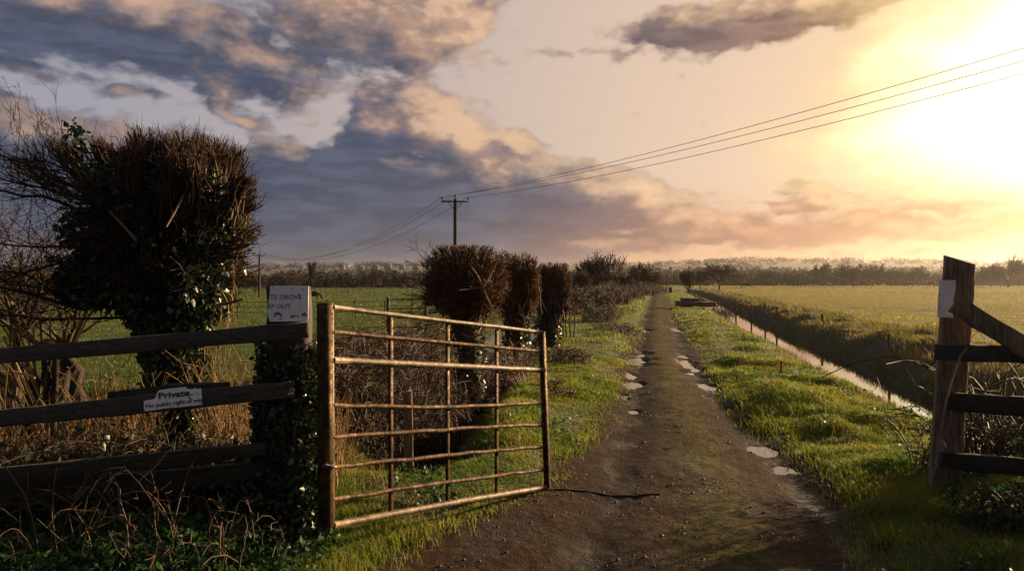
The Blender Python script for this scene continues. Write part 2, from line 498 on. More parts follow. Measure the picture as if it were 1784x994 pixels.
M['water'] = water_mat('ditch_water', .03, (.03, .025, .02), 1.65, .02)
M['puddle'] = water_mat('puddle_water', .015, (.03, .023, .017), 1.6, .012)


def dirt_mat():
    m, nt, pb = new_mat('wet_dirt')
    v = coords(nt)
    a = nt.nodes.new('ShaderNodeAttribute'); a.attribute_name = 'rut'
    rut = X(nt, a.outputs['Fac'])
    a2 = nt.nodes.new('ShaderNodeAttribute'); a2.attribute_name = 'mid'
    mid = X(nt, a2.outputs['Fac'])
    big = noise_tex(nt, v, 1.1, 6, .6, .4)
    fine = noise_tex(nt, v, 16, 8, .65)
    c = ramp(nt, big * .5 + fine * .5, [(.011, .006, .0036), (.038, .0195, .0108), (.078, .044, .027), (.16, .108, .08)], .3, .72)
    vo = nt.nodes.new('ShaderNodeTexVoronoi'); vo.inputs['Scale'].default_value = 26; vo.feature = 'F1'
    nt.links.new(v.s, vo.inputs['Vector'])
    peb = X(nt, vo.outputs['Distance'])
    sel = nt.nodes.new('ShaderNodeSeparateColor'); nt.links.new(vo.outputs['Color'], sel.inputs[0])
    pick = X(nt, sel.outputs[0]).smooth(.62, .7) * peb.smooth(.34, .24)
    c = mixc(nt, pick * .55, c, (.10, .085, .072))
    c = mixc(nt, (rut * .65)._m('MINIMUM', .75), c, (.02, .0135, .0095))
    mo = (noise_tex(nt, v, 2.4, 7, .65) + mid * .30).smooth(.60, .84)
    c = mixc(nt, mo * .75, c, mixc(nt, fine.smooth(.35, .65), (.045, .042, .010), (.12, .105, .025)))
    nt.links.new(c.s, pb.inputs['Base Color'])
    patch = noise_tex(nt, vmath(nt, 'MULTIPLY', v, (1, .45, 1)), 2.6, 6, .65)
    wet = big.smooth(.46, .32) * .2 + rut.smooth(.45, 1.3) * patch.smooth(.44, .66) * .75 + rut.smooth(.95, 1.3) * .35
    r = .9 - wet * .5
    nt.links.new(r.s, pb.inputs['Roughness'])
    nt.links.new((wet * .4 + .06)._m('MINIMUM', .45).s, pb.inputs['Specular IOR Level'])
    bump(nt, pb, fine * 1.0 + pick * .35 + noise_tex(nt, v, 60, 4, .6) * .5, 1.0, .045)
    return m


M['dirt'] = dirt_mat()
M['soil'] = surf('verge_soil', [(.010, .013, .005), (.02, .028, .008), (.035, .035, .014)], 3, rough=.95, bs=.8, bd=.04)


def field_mat(name, cols):
    m, nt, pb = new_mat(name)
    v = coords(nt)
    big = noise_tex(nt, v, .035, 5, .6, .3)
    mid = noise_tex(nt, vmath(nt, 'MULTIPLY', v, (.5, 1, 1)), .55, 6, .65)
    c = ramp(nt, big * .5 + mid * .5, cols, .34, .66)
    nt.links.new(c.s, pb.inputs['Base Color'])
    pb.inputs['Roughness'].default_value = .95
    pb.inputs['Specular IOR Level'].default_value = .1
    bump(nt, pb, mid + noise_tex(nt, v, 3.5, 6, .65) * .5, 1.0, .35)
    return m


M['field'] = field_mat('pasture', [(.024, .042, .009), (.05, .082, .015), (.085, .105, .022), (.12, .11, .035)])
M['flare_field'] = field_mat('flare_tinted_pasture', [(.075, .075, .013), (.15, .135, .020), (.21, .165, .028), (.27, .19, .045)])  # right field ground: orange sun flare put into the base colour
M['hill'] = surf('far_slopes', [(.010, .012, .007), (.018, .023, .009), (.03, .034, .014)], .006, (1, .35, 1), .95, 3, 0, 0, (.4, .6))

# ------------------------------------------------------------------ terrain
YL = [-10, 2, 4.7, 5.4, 6.5, 8.16, 10.5, 13.7, 19.8, 30.8, 50, 69, 100, 300]
XL = [-1.9, -1.5, -.85, -.4, .28, .63, 1.16, 1.75, 2.86, 4.9, 8.4, 11.9, 17.75, 54.9]
YR = [-10, 2, 4.9, 6.13, 7.6, 10.5, 19.8, 30.8, 50, 69, 100, 300]
XR = [1.9, 2.1, 2.36, 2.73, 2.9, 3.08, 4.6, 6.5, 10.05, 13.65, 19.35, 56.6]
YD = [-10, 6, 13.1, 15.2, 19.5, 28.6, 46, 81, 300, 900]
XD = [2.8, 5.25, 6.3, 6.7, 7.55, 9.1, 12.5, 19.6, 61, 175]
RUTL = ([-10, 4, 6.13, 9.78, 15.6, 25.5, 50, 100, 300], [-.5, .3, .78, 1.5, 2.43, 4.15, 8.6, 17.95, 55])
RUTR = ([-10, 4.9, 6.68, 7.6, 15.6, 25.5, 50, 100, 300], [1.4, 2.15, 2.33, 2.45, 3.41, 5.25, 9.75, 19.1, 56.2])
eL = lambda y: np.interp(y, YL, XL)
eR = lambda y: np.interp(y, YR, XR)
dR = lambda y: np.interp(y, YD, XD)
dL = lambda y: np.interp(y, [-10, 6, 9.2, 19.8, 40, 300], [-2.4, -1.05, -.8, -.15, 2.0, 44])
PUDDLES = []        # (x, y, half width, half length)
for (px, py, w, h) in [(1110, 630, 30, 14), (1090, 652, 17, 8), (1100, 668, 22, 6), (1105, 715, 12, 5), (1086, 690, 12, 6), (1126, 618, 10, 6),
                       (1196, 634, 21, 14), (1190, 620, 16, 4), (1200, 650, 18, 4), (1178, 574, 13, 9), (1112, 573, 17, 8), (1116, 548, 10, 5), (1172, 558, 6, 3), (1121, 538, 8, 3),
                       (1326, 783, 30, 10), (1370, 818, 36, 12), (1358, 764, 24, 6), (1230, 672, 22, 8)]:
    zz = -.03
    y0 = (CH - zz) * F / (py - HY); ya = (CH - zz) * F / (py - h - HY); yb = (CH - zz) * F / (py + h - HY)
    PUDDLES.append(((px - HX) / F * y0, y0, .8 * w / F * y0, (ya - yb) / 2 * .8))


def hills(x, y):
    t = x / np.maximum(y, 1)
    prof = np.interp(t, [-1.5, -.6, -.3, -.15, 0, .12, .3, .5, .8, 1.5], [22, 20, 24, 27, 20, 27, 36, 34, 28, 24])
    prof = prof + 5 * fbm(t * 6, t * 0 + 3.3, 5, 3) 
    return prof * sstep(520, 1500, y)


def gh(x, y, fine=True):
    x = np.asarray(x, float); y = np.asarray(y, float)
    l, r, dr, dl = eL(y), eR(y), dR(y), dL(y)
    wob = .12 * fbm(x * 1.3, y * 1.3, 3, 3)
    inroad = sstep(l - .25 + wob, l + .25 + wob, x) * (1 - sstep(r - .22 + wob, r + .22 + wob, x))
    rl, rr = np.interp(y, *RUTL), np.interp(y, *RUTR)
    road = -.036 * np.exp(-((x - rl) / .20) ** 2) - .036 * np.exp(-((x - rr) / .21) ** 2) + .03 * np.exp(-((x - (rl + rr) / 2) / .3) ** 2)
    road = road + .012 * fbm(x * 3, y * 2.2, 11, 4) + .010 * fbm(x * 12, y * 9, 12, 3) * (y < 40)
    pw = 1.15 * fbm(x * 5.5, y * 3.6, 21, 4)
    for (a, b, w, h) in PUDDLES:
        q = np.sqrt(((x - a) / w) ** 2 + ((y - b) / h) ** 2) + pw
        road = road - .034 * (1 - sstep(.5, 1.4, q))
    # right verge with tussocks, ditch, far bank
    v = (x - r)
    verge = .07 * sstep(0, .5, v) + .10 * np.maximum(0, fbm(x * 1.1, y * .9, 31, 3)) * sstep(.1, .6, v) + .02 * fbm(x * 4, y * 4, 32, 2)
    q = x - dr
    dit = np.exp(-np.abs(q / np.interp(y, [5, 14, 40], [.5, .62, .9])) ** 3)
    bank = .25 * sstep(.7, 1.9, q) * (1 - sstep(2.6, 4.5, q)) * (1 + .9 * fbm(x * .9, y * .6, 41, 3))
    right = verge * (1 - sstep(-1.4, -.5, q)) * 1.0 + bank - .62 * dit - .10 * sstep(-1.6, -.6, q) * (1 - sstep(.6, 1.4, q))
    fieldz = -.12 + .06 * fbm(x * .25, y * .25, 51, 3) + .10 * np.maximum(0, fbm(x * .7, y * .7, 52, 2) - .1)
    right = right * (1 - sstep(3, 5.5, q)) + fieldz * sstep(3, 5.5, q)
    # left verge, bank by the gate, ditch
    u = l - x
    lv = .06 * sstep(0, .5, u) + .10 * np.maximum(0, fbm(x * 1.2, y, 61, 3)) * sstep(.1, .7, u) + .02 * fbm(x * 4, y * 4, 62, 2)
    near = 1 - sstep(5.6, 7.2, y)
    lv = lv + near * .16 * sstep(.1, .9, u)
    ql = x - dl
    ditl = np.exp(-np.abs(ql / .5) ** 3) * (1 - near) * (1 - sstep(30, 45, y))
    lbank = -.5 * ditl
    fl = -.2 - .004 * np.clip(y - 20, 0, 60) + .06 * fbm(x * .25, y * .25, 71, 3) + .10 * np.maximum(0, fbm(x * .7, y * .7, 72, 2) - .1)
    wf = sstep(1.2, 4.0, -ql)
    left = (lv + lbank) * (1 - wf) + fl * wf
    z = np.where(x > (l + r) / 2, right, left) * (1 - inroad) + road * inroad
    far = sstep(110, 170, y)
    z = z * (1 - far) + np.where(x > (l + r) / 2, fieldz, fl) * far
    z = z - .3 * sstep(170, 400, y)
    return z + hills(x, y)


def ground_z(x, y):
    return float(gh(np.array([x]), np.array([y]))[0])


def build_terrain():
    ys = np.concatenate([np.linspace(-8, 3.2, 40, endpoint=False), np.geomspace(3.2, 60, 420, endpoint=False), np.geomspace(60, 2600, 150)])
    t = np.concatenate([np.linspace(-3.2, -.82, 60, endpoint=False), np.linspace(-.82, .82, 560, endpoint=False), np.linspace(.82, 3.2, 61)])
    Yg, Tg = np.meshgrid(ys, t, indexing='ij')
    Xg = Tg * np.sqrt(Yg ** 2 + 9)
    Zg = gh(Xg, Yg)
    V = np.stack([Xg, Yg, Zg], -1).reshape(-1, 3)
    nr, nc = Yg.shape
    i, j = np.meshgrid(np.arange(nr - 1), np.arange(nc - 1), indexing='ij')
    Q = np.stack([i * nc + j, i * nc + j + 1, (i + 1) * nc + j + 1, (i + 1) * nc + j], -1).reshape(-1, 4)
    c = V[Q].mean(1)
    wob = .12 * fbm(c[:, 0] * 1.3, c[:, 1] * 1.3, 3, 3) + .1 * fbm(c[:, 0] * 6, c[:, 1] * 5, 4, 2)
    road = (c[:, 0] > eL(c[:, 1]) + wob) & (c[:, 0] < eR(c[:, 1]) + wob) & (c[:, 1] < 165)
    verge = ~road & (c[:, 0] > dL(c[:, 1]) - 1.2) & (c[:, 0] < dR(c[:, 1]) + 3.4) & (c[:, 1] < 190)
    hill = c[:, 1] > 480
    fld = ~road & ~verge & ~hill
    rgt = c[:, 0] > eR(c[:, 1])
    rl, rr = np.interp(V[:, 1], *RUTL), np.interp(V[:, 1], *RUTR)
    rutv = np.exp(-((V[:, 0] - rl) / .3) ** 2) + np.exp(-((V[:, 0] - rr) / .32) ** 2)
    for (a, b, w, h) in PUDDLES:
        rutv = np.maximum(rutv, 1.3 * np.exp(-((V[:, 0] - a) / (w * 1.7)) ** 2 - ((V[:, 1] - b) / (h * 1.7)) ** 2))
    midv = np.exp(-((V[:, 0] - (rl + rr) / 2) / .35) ** 2)
    for nm, mask, m in (('dirt_track', road, 'dirt'), ('verge', verge, 'soil'), ('field', fld & ~rgt, 'field'), ('field', fld & rgt, 'flare_field'), ('hills', hill, 'hill')):
        q = Q[mask]
        used, inv = np.unique(q, return_inverse=True)
        mb = MB(); mb.add(V[used], inv.reshape(-1, 4))
        if nm == 'dirt_track': mb.att = [('rut', rutv[used]), ('mid', midv[used])]
        solo(nm, mb, M[m], (0, 0, 0), kind='structure', smooth=True)


build_terrain()


def strip(name, m, fn, half, z, y0, y1, n=120):
    y = np.geomspace(y0, y1, n); cx = fn(y)
    mb = MB()
    half = np.interp(y, [5, 12, 18, 40, 70], np.array([.3, .36, .6, 1, 1]) * half)
    v = np.stack([np.stack([cx - half, y, y * 0 + z], 1), np.stack([cx + half, y, y * 0 + z], 1)], 1).reshape(-1, 3)
    i = np.arange(n - 1)[:, None] * 2
    mb.add(v, i + np.array([0, 1, 3, 2]))
    return solo(name, mb, m, (0, 0, 0), kind='structure')


strip('ditch_water', M['water'], dR, .74, -.35, 4.0, 150)
strip('ditch_water', M['water'], dL, .42, -.33, 6.4, 40)
for i, (a, b, w, h) in enumerate(PUDDLES):
    zp = -.0475 - .0004 * (i % 7)
    th = np.linspace(0, 2 * np.pi, 24, endpoint=False)
    mb = MB(); mb.poly(np.stack([a + 1.7 * w * np.cos(th), b + 1.7 * h * np.sin(th), th * 0 + zp], 1))
    solo('puddle', mb, M['puddle'], (a, b, zp), kind='structure')

RNG = np.random.default_rng(7)


# ------------------------------------------------------------------ grass and ground cover (uncountable)
def scatter(n, y0, y1, t0, t1, rng, bias=1.0):
    """ground points, denser near the road end where the eye is"""
    y = np.exp(rng.uniform(np.log(y0), np.log(y1), n) ) if bias == 1 else y0 * (y1 / y0) ** (rng.uniform(0, 1, n) ** bias)
    x = rng.uniform(t0, t1, n) * np.sqrt(y ** 2 + 9)
    return x, y


def blades_from(mb, x, y, h, wmul, rng, lean=.5, bias=(0, 0)):
    z = gh(x, y)
    w = np.maximum(.0035, y * .00085) * wmul
    mb.blades(np.stack([x, y, z - .01], 1), h, w, rng, lean, bias)


def build_grass():
    rng = np.random.default_rng(1)
    # verges
    x, y = scatter(1000000, 3.0, 130, -.5, .85, rng)
    xn, yn = scatter(700000, 3.6, 16, -.4, .7, rng)
    x = np.concatenate([x, xn]); y = np.concatenate([y, yn]); sh = rng.permutation(len(x)); x, y = x[sh], y[sh]
    wob = .12 * fbm(x * 1.3, y * 1.3, 3, 3)
    l, r = eL(y) + wob, eR(y) + wob
    onr = (x > r - .05 + .15 * rng.normal(size=len(x))) & (x < dR(y) - .35)
    onl = (x < l + .05 + .15 * rng.normal(size=len(x))) & (x > dL(y) + .25 - 2.0 * sstep(8.4, 6.6, y))
    onl &= ~((y < 4.9) & (x < -1.5))
    k = onr | onl
    x, y = x[k], y[k]
    tus = fbm(x * 1.1, y * .9, 31, 3)
    bare = fbm(x * 1.7, y * 1.3, 77, 3)
    # sparse, short and brown along the dug ditch side
    edge = sstep(-1.7, -.6, x - dR(y))
    lb = (x < eL(y)) * sstep(1.3, .5, x - dL(y)) * (y > 8.2)
    k = (rng.uniform(size=len(x)) > .75 * edge) & (rng.uniform(size=len(x)) > .8 * lb) & (rng.uniform(size=len(x)) < .8 + bare)
    x, y, tus, edge = x[k], y[k], tus[k], edge[k]
    if len(x) > 560000: x, y, tus, edge = x[:560000], y[:560000], tus[:560000], edge[:560000]
    hgt = (.03 + .11 * np.clip(tus * 1.3 + .25, 0, 1.2)) * (1 - .4 * edge)
    mb = MB(); blades_from(mb, x, y, hgt, 1.0, rng, 1.0, (-.15, -.15))
    solo('verge_grass', mb, M['grass'], (0, 0, 0), 'bright green grass on both verges of the muddy track', 'grass', kind='stuff')
    x, y = scatter(60000, 3.6, 45, -.35, .75, rng)
    k = (((x > eR(y) + .05) & (x < dR(y) - .3)) | ((x < eL(y) - .02) & (x > dL(y) - .6))) & (rng.uniform(size=len(x)) < .12 + .55 * np.clip(fbm(x * .9, y * .7, 131, 3), 0, 1))
    mb = MB(); blades_from(mb, x[k], y[k], .13, .7, rng, 1.3)
    solo('dead_grass', mb, M['straw'], (0, 0, 0), 'scattered dead straw-coloured stems in the verges', 'dead grass', kind='stuff')
    x, y = scatter(30000, 3.6, 22, -.3, .7, rng)
    k = (((x > eR(y) + .1) & (x < dR(y) - .5)) | ((x < eL(y) - .05) & (x > dL(y) + .2))) & (fbm(x * 1.6, y * 1.2, 141, 3) > .22)
    x, y = x[k], y[k]
    mb = MB(); mb.leaves(np.stack([x, y, gh(x, y) + rng.uniform(.02, .08, len(x))], 1), .045, rng, 1.5, .7)
    solo('verge_weeds', mb, M['nettle'], (0, 0, 0), 'patches of broad-leaved weeds in the verges', 'weeds', kind='stuff')
    # rough bank beyond the right ditch and the left ditch banks
    x, y = scatter(420000, 4.0, 140, -.75, 1.0, rng)
    q = x - dR(y); ql = x - dL(y)
    k = ((q > .35) & (q < 3.9 + rng.normal(size=len(x)) * .5)) | ((q > -1.3) & (q < -.42) & (rng.uniform(size=len(x)) < .35)) | ((ql < -.25) & (ql > -2.2) & (y > 5.5) & (y < 60) & (rng.uniform(size=len(x)) < .5))
    x, y, q = x[k], y[k], q[k]
    cl = np.clip(fbm(x * 1.3, y * .9, 91, 3) + .45, .1, 1.2)
    mb = MB(); blades_from(mb, x, y, (.06 + .19 * cl) * np.where(q < 0, .6, 1.0), 1.0, rng, .8, (-.1, -.1))
    solo('bank_grass', mb, M['bgrass'], (0, 0, 0), 'rough tan and olive grass on the ditch banks', 'grass', kind='stuff')
    # pasture both sides
    x, y = scatter(420000, 4.5, 260, -1.0, 1.05, rng)
    q = x - dR(y); ql = x - dL(y)
    k = ((q > 2.8) | (ql < -1.5))
    x, y = x[k], y[k]
    tf = np.clip(fbm(x * .55, y * .55, 101, 3) + .3, 0, 1)
    k = rng.uniform(size=len(x)) < .25 + tf
    x, y, tf = x[k], y[k], tf[k]
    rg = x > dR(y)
    for mm, mk, lb_ in ((rg, 'flare_grass', 'grazed grass of the right pasture with the sun flare tinted into its colour'), (~rg, 'fgrass', 'green grazed grass of the left pasture')):
        mb = MB(); blades_from(mb, x[mm], y[mm], (.03 + .05 * tf[mm] + .0002 * y[mm]) if mk == 'flare_grass' else (.045 + .09 * tf[mm] + .0004 * y[mm]), 1.1, rng, .8)
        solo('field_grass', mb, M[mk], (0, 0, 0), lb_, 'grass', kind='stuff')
    # moss and short grass along the crown of the track
    x, y = scatter(260000, 3.0, 60, -.3, .6, rng)
    rl, rr = np.interp(y, *RUTL), np.interp(y, *RUTR)
    mid = np.exp(-((x - (rl + rr) / 2) / .3) ** 2)
    pm = fbm(x * 1.8, y * 1.4, 111, 3)
    k = (x > eL(y) + .1) & (x < eR(y) - .1) & (rng.uniform(size=len(x)) < mid * np.clip(pm * 2.6 + .5, 0, 1))
    x, y = x[k], y[k]
    mb = MB(); blades_from(mb, x, y, .022, 1.0, rng, 1.2)
    solo('track_moss', mb, M['moss'], (0, 0, 0), 'yellow green moss and short grass along the crown of the track', 'moss', kind='stuff')
    # loose stones
    x, y = scatter(70000, 3.0, 13, -.25, .62, rng)
    k = (x > eL(y)) & (x < eR(y)) & (rng.uniform(size=len(x)) < .16 + .35 * fbm(x * 2, y * 2, 121, 3)); x, y = x[k], y[k]
    N = len(x); z = gh(x, y)
    s = rng.uniform(.0018, .0055, N) * rng.choice([1, 1, 1, 1, 1, 1, 1.7, 2.6], N) * (1 + .06 * (y - 4))
    oc = np.array([[1, 0, 0], [0, 1, 0], [-1, 0, 0], [0, -1, 0], [0, 0, .7], [0, 0, -.7]], float)
    v = oc[None] * (s[:, None, None] * rng.uniform(.6, 1.3, (N, 6, 1))) + np.stack([x, y, z + s * .2], 1)[:, None]
    fi = np.array([[0, 1, 4], [1, 2, 4], [2, 3, 4], [3, 0, 4], [1, 0, 5], [2, 1, 5], [3, 2, 5], [0, 3, 5]])
    mb = MB(); mb.add(v.reshape(-1, 3), (np.arange(N)[:, None, None] * 6 + fi[None]).reshape(-1, 3))
    solo('gravel', mb, M['stone'], (0, 0, 0), 'loose small stones on the muddy track', 'gravel', kind='stuff')


build_grass()


# ------------------------------------------------------------------ gate
def unit(v): v = np.asarray(v, float); return v / np.linalg.norm(v)


YA, YB = 4.33, 6.12
gdir = unit(P(948, 600, YB) * (1, 1, 0) - P(578, 600, YA) * (1, 1, 0))
gnor = np.array((gdir[1], -gdir[0], 0))
UP = np.array((0, 0, 1.))


def build_gate():
    base = P(567, 915, YA)
    g = thing('field_gate', 'rusty brown tubular steel field gate standing open across the left verge', 'gate', base)
    # hinge stile (square box section), end stile
    a, b = P(568, 917, YA), P(566, 529, YA)
    mb = MB(); mb.box(a, b, gdir, gnor, .050, .074)
    st = part('hinge_stile', mb, M['rust'], g)
    cb = MB(); cb.box(b + UP * .001, b + UP * .006, gdir, gnor, .054, .078)
    part('stile_cap', cb, M['rust'], st)
    s2 = MB(); s2.box(a + gdir * .042 - UP * .0, b + gdir * .042 - UP * .02, gdir, gnor, .018, .03)
    part('stile_plate', s2, M['tube'], st)
    mb = MB(); mb.box(P(954, 849, YB), P(944, 577, YB), gdir, gnor, .045, .035)
    part('end_stile', mb, M['rust'], g)
    rails = [(535, 578.5, .029, 0), (578, 612, .026, 0), (627, 644, .038, 1), (705, 700, .027, 0), (761, 738, .027, 0),
             (813, 777, .027, 0), (869, 816.5, .027, 0), (914, 848, .040, 1)]
    rr = np.random.default_rng(3)
    for k, (yl, yr, w, rnd) in enumerate(rails):
        p0, p1 = P(581, yl, YA + .04) , P(946 + (k * .9), yr, YB)
        n = 15
        tt = np.linspace(0, 1, n)[:, None]
        wig = np.zeros((n, 3)); amp = .0015 if k in (0, 1, 2, 7) else .005
        wig[1:-1, 2] = rr.normal(size=n - 2) * amp * .5; wig[:, 2] += -np.sin(tt[:, 0] * np.pi) * amp * .6
        if k == 3: wig[:, 2] -= np.sin(tt[:, 0] * np.pi) * .02
        if k > 3: wig[:, 2] += np.sin(tt[:, 0] * np.pi) * .008
        pts = p0 + (p1 - p0) * tt + wig
        mb = MB(); mb.tubes(pts, np.full(n, w * .5), 12 if rnd else 8)
        part('rail', mb, M['tube' if rnd or k == 0 else 'rust'], g, 'worn pale round rail' if rnd else None, smooth=True)
    for (px, yt, yb) in ((686, 548, 893), (785, 562, 876), (870, 573, 862)):
        # depth where the gate plane is met
        t0 = (px - HX) / F
        p0, p1 = P(579, 0, YA), P(948, 0, YB)
        s = (t0 * p0[1] - p0[0]) / ((p1[0] - p0[0]) - t0 * (p1[1] - p0[1]))
        Y = p0[1] + s * (p1[1] - p0[1])
        mb = MB(); mb.box(P(px, yb, Y) - gnor * .024, P(px, yt, Y) - gnor * .024, gdir, gnor, .034, .008)
        part('upright', mb, M['rust'], g)
    # chain to the gate post
    c = thing('chain', 'short steel chain looped between the gate stile and the ivy-covered post', 'chain', P(560, 811, 4.36))
    mb = MB()
    path = [P(544, 811, 4.56), P(552, 814, 4.44), P(560, 812, 4.33), P(570, 809, 4.28), P(580, 811, 4.29), P(584, 815, 4.36)]
    pts = []
    for i in range(len(path) - 1):
        for s in (0, .34, .67): pts.append(path[i] * (1 - s) + path[i + 1] * s)
    for i in range(len(pts) - 1):
        m_, d = (pts[i] + pts[i + 1]) / 2, unit(pts[i + 1] - pts[i])
        s1 = unit(np.cross(d, UP if i % 2 else np.array((1., .3, .2))))
        th = np.linspace(0, 2 * np.pi, 13)
        loop = m_ + np.outer(np.cos(th), d) * .021 + np.outer(np.sin(th), s1) * .011
        mb.tubes(loop, np.full(13, .0035), 5)
    part('links', mb, M['steel'], c, smooth=True)
    # half-buried dark strip across the track at the gate foot
    mb = MB()
    n = 10; px = np.linspace(958, 1150, n); py = np.interp(px, [958, 1040, 1100, 1150], [851, 853, 859, 862])
    pts = np.array([P(a, b, 1.6 * F / (b - HY)) for a, b in zip(px, py)])
    pts[:, 2] = gh(pts[:, 0], pts[:, 1]) + .002
    mb.tubes(pts, np.full(n, .009), 6)
    solo('dark_strip', mb, M['mosswood'], pts[0], 'thin dark half-buried strip across the track at the gate foot', 'dark_strip', smooth=True)


build_gate()


# ------------------------------------------------------------------ text and signs
def text_mesh(body, width, bold=0.0, height=None):
    cu = bpy.data.curves.new('lettering', 'FONT'); cu.body = body; cu.size = 1; cu.offset = bold
    cu.resolution_u = 3
    o = bpy.data.objects.new('lettering', cu); COL.objects.link(o)
    dg = bpy.context.evaluated_depsgraph_get()
    me = bpy.data.meshes.new_from_object(o.evaluated_get(dg))
    v = np.empty(len(me.vertices) * 3); me.vertices.foreach_get('co', v); v = v.reshape(-1, 3)
    polys = [list(p.vertices) for p in me.polygons]
    bpy.data.objects.remove(o); bpy.data.curves.remove(cu); bpy.data.meshes.remove(me)
    v[:, 0] -= v[:, 0].min()
    s = width / v[:, 0].max()
    sy = s if height is None else height / max(1e-6, v[:, 1].max())
    return v[:, 0] * s, v[:, 1] * sy, polys


def add_text(mb, body, org, right, up, nrm, width, bold=0.0, height=None, lift=.0015):
    a, b, polys = text_mesh(body, width, bold, height)
    v = org + np.outer(a, right) + np.outer(b, up) + nrm * lift
    groups = {}
    for p in polys: groups.setdefault(len(p), []).append(p)
    n0 = mb.n
    mb.v.append(v); mb.n += len(v)
    for p in groups.values(): mb.f.append(np.array(p) + n0)


def prism(mb, pts, off):
    pts = np.asarray(pts, float); n = len(pts); off = np.asarray(off, float)
    mb.add(pts, [list(range(n))[::-1]]); mb.add(pts + off, [list(range(n))])
    q = [[i, (i + 1) % n, (i + 1) % n + n, i + n] for i in range(n)]
    n0 = mb.n
    mb.v.append(np.concatenate([pts, pts + off])); mb.n += 2 * n
    mb.f.append(np.array(q) + n0)


def blob_disc(mb, c, right, up, r, rng, ring=False):
    n = 14; th = np.linspace(0, 2 * np.pi, n, endpoint=False)
    rad = r * rng.uniform(.65, 1.15, n)
    mb.poly(c + np.outer(np.cos(th) * rad, right) + np.outer(np.sin(th) * rad * .8, up))


def build_signs():
    rng = np.random.default_rng(5)
    n = np.array((0, -1., 0)); R_ = np.array((1., 0, 0))
    # KEEP OUT board on the left post
    Y = 4.555
    out = [(470.7, 497.6), (505, 497.4), (537.6, 497.9), (537.2, 530), (536.6, 558.5), (500, 559.3), (470.2, 560), (469, 556), (466.7, 549.4), (466.5, 540), (467, 529.3), (469.7, 515)]
    t = thing('sign_board', 'white sign board lettered DROVE and OUT, nailed on the ivy-covered left post', 'sign', P(502, 560, Y))
    mb = MB(); prism(mb, [P(a, b, Y) for a, b in out], (0, .006, 0))
    bd = part('board', mb, M['sign'], t)
    s = Y / F
    mb = MB()
    add_text(mb, 'TE DROVE', P(470.8, 521.0, Y), R_, UP, n, 54.5 * s, .004, 8.0 * s)
    part('lettering', mb, M['ink2'], bd); mb = MB()
    add_text(mb, 'EP OUT', P(467.6, 537.0, Y), R_, UP, n, 39.5 * s, .004, 7.6 * s)
    part('lettering', mb, M['ink2'], bd)
    mb = MB()
    for (a, b, r) in ((481, 546, 3.0), (484.5, 545.5, 3.0), (488, 546.5, 2.6), (490, 550, 2.4), (479, 549.5, 2.2), (488.5, 555.5, 1.8), (509, 551, 2.8), (513, 549.5, 2.4), (519, 551, 2.2), (507.5, 553, 1.8), (528, 547, 2.5), (531.5, 546.5, 2.7), (533, 550, 2.2), (527, 550, 1.8)):
        mb = MB(); blob_disc(mb, P(a, b, Y) + n * .0012 - n * rng.uniform(0, .0008), R_, UP, r * s, rng); part('algae_stain', mb, M['algae'], bd)
    mb = MB()
    for (a, b, r) in ((475, 501, 1.2), (509.5, 503, 1.3), (528.3, 503.7, 1.2), (522, 512, 1.4), (523, 518, 1.2), (525, 533, 1.2), (523.5, 540, 1.1), (488, 500, .6), (494, 547, .7)):
        mb = MB(); blob_disc(mb, P(a, b, Y) + n * .0022 - n * rng.uniform(0, .0006), R_, UP, r * s, rng); part('nail', mb, M['dark'], bd)
    # Private sign on the fence rail
    Y = 4.318
    rt = unit((1, .25, math.tan(math.radians(5.3)))); up = unit(np.cross(np.array((.25, -1, 0.)), rt)) * 1.0
    if up[2] < 0: up = -up
    nn = unit(np.cross(rt, up))
    if nn[1] > 0: nn = -nn
    o2 = [(250.4, 698.9), (253, 697.4), (257.1, 696.6), (268.9, 694.3), (271.6, 689.8), (274.3, 682.1), (278, 679), (300, 676), (324.6, 673.5), (325.2, 677), (336, 677.2), (340, 675.4), (343, 677), (350.4, 675.6), (351.8, 690), (352.8, 704.3), (302.4, 709.7), (300.5, 709.0), (255.3, 715.6), (251.3, 714.7)]

    def on(a, b, lift=0.0):
        p = P(a, b, Y); y = Y + ((a - 300) / F * Y) * .25
        return P(a, b, y) + nn * lift
    t = thing('sign_board', 'torn white sign reading Private No public right of way, on the middle fence rail', 'sign', P(300, 712, Y))
    mb = MB(); prism(mb, [on(a, b) for a, b in o2], -nn * .004)
    bd = part('board', mb, M['sign'], t)
    s = Y / F
    mb = MB()
    add_text(mb, 'Private', on(277, 694.3), rt, up, nn, 50.5 * s, .03, 10.8 * s)
    part('lettering', mb, M['ink'], bd); mb = MB()
    add_text(mb, 'No public right of way', on(254.6, 710.2), rt, up, nn, 94.5 * s, .022, 6.9 * s)
    part('lettering', mb, M['ink'], bd)
    mb = MB()
    for (a, b, r) in ((333, 687.3, 1.6), (336, 686.8, 1.4), (330, 691, 1.8), (331.5, 693.5, 1.8), (332.5, 697, 1.5), (342, 684.6, 1.4), (345.5, 685, 1.0), (347, 687, 1.0), (316, 697, 1.2), (312, 703.5, 1.0)):
        mb = MB(); blob_disc(mb, on(a, b, .0022 + rng.uniform(0, .0006)), rt, up, r * s, rng); part('algae_stain', mb, M['algae'], bd)
    mb = MB()
    for (a, b, r) in ((307, 678, .9), (350, 702.5, 1.0), (302, 708.2, 1.0), (253, 713, .9)):
        mb = MB(); blob_disc(mb, on(a, b, .003 + rng.uniform(0, .0004)), rt, up, r * s, rng); part('nail', mb, M['dark'], bd)


build_signs()


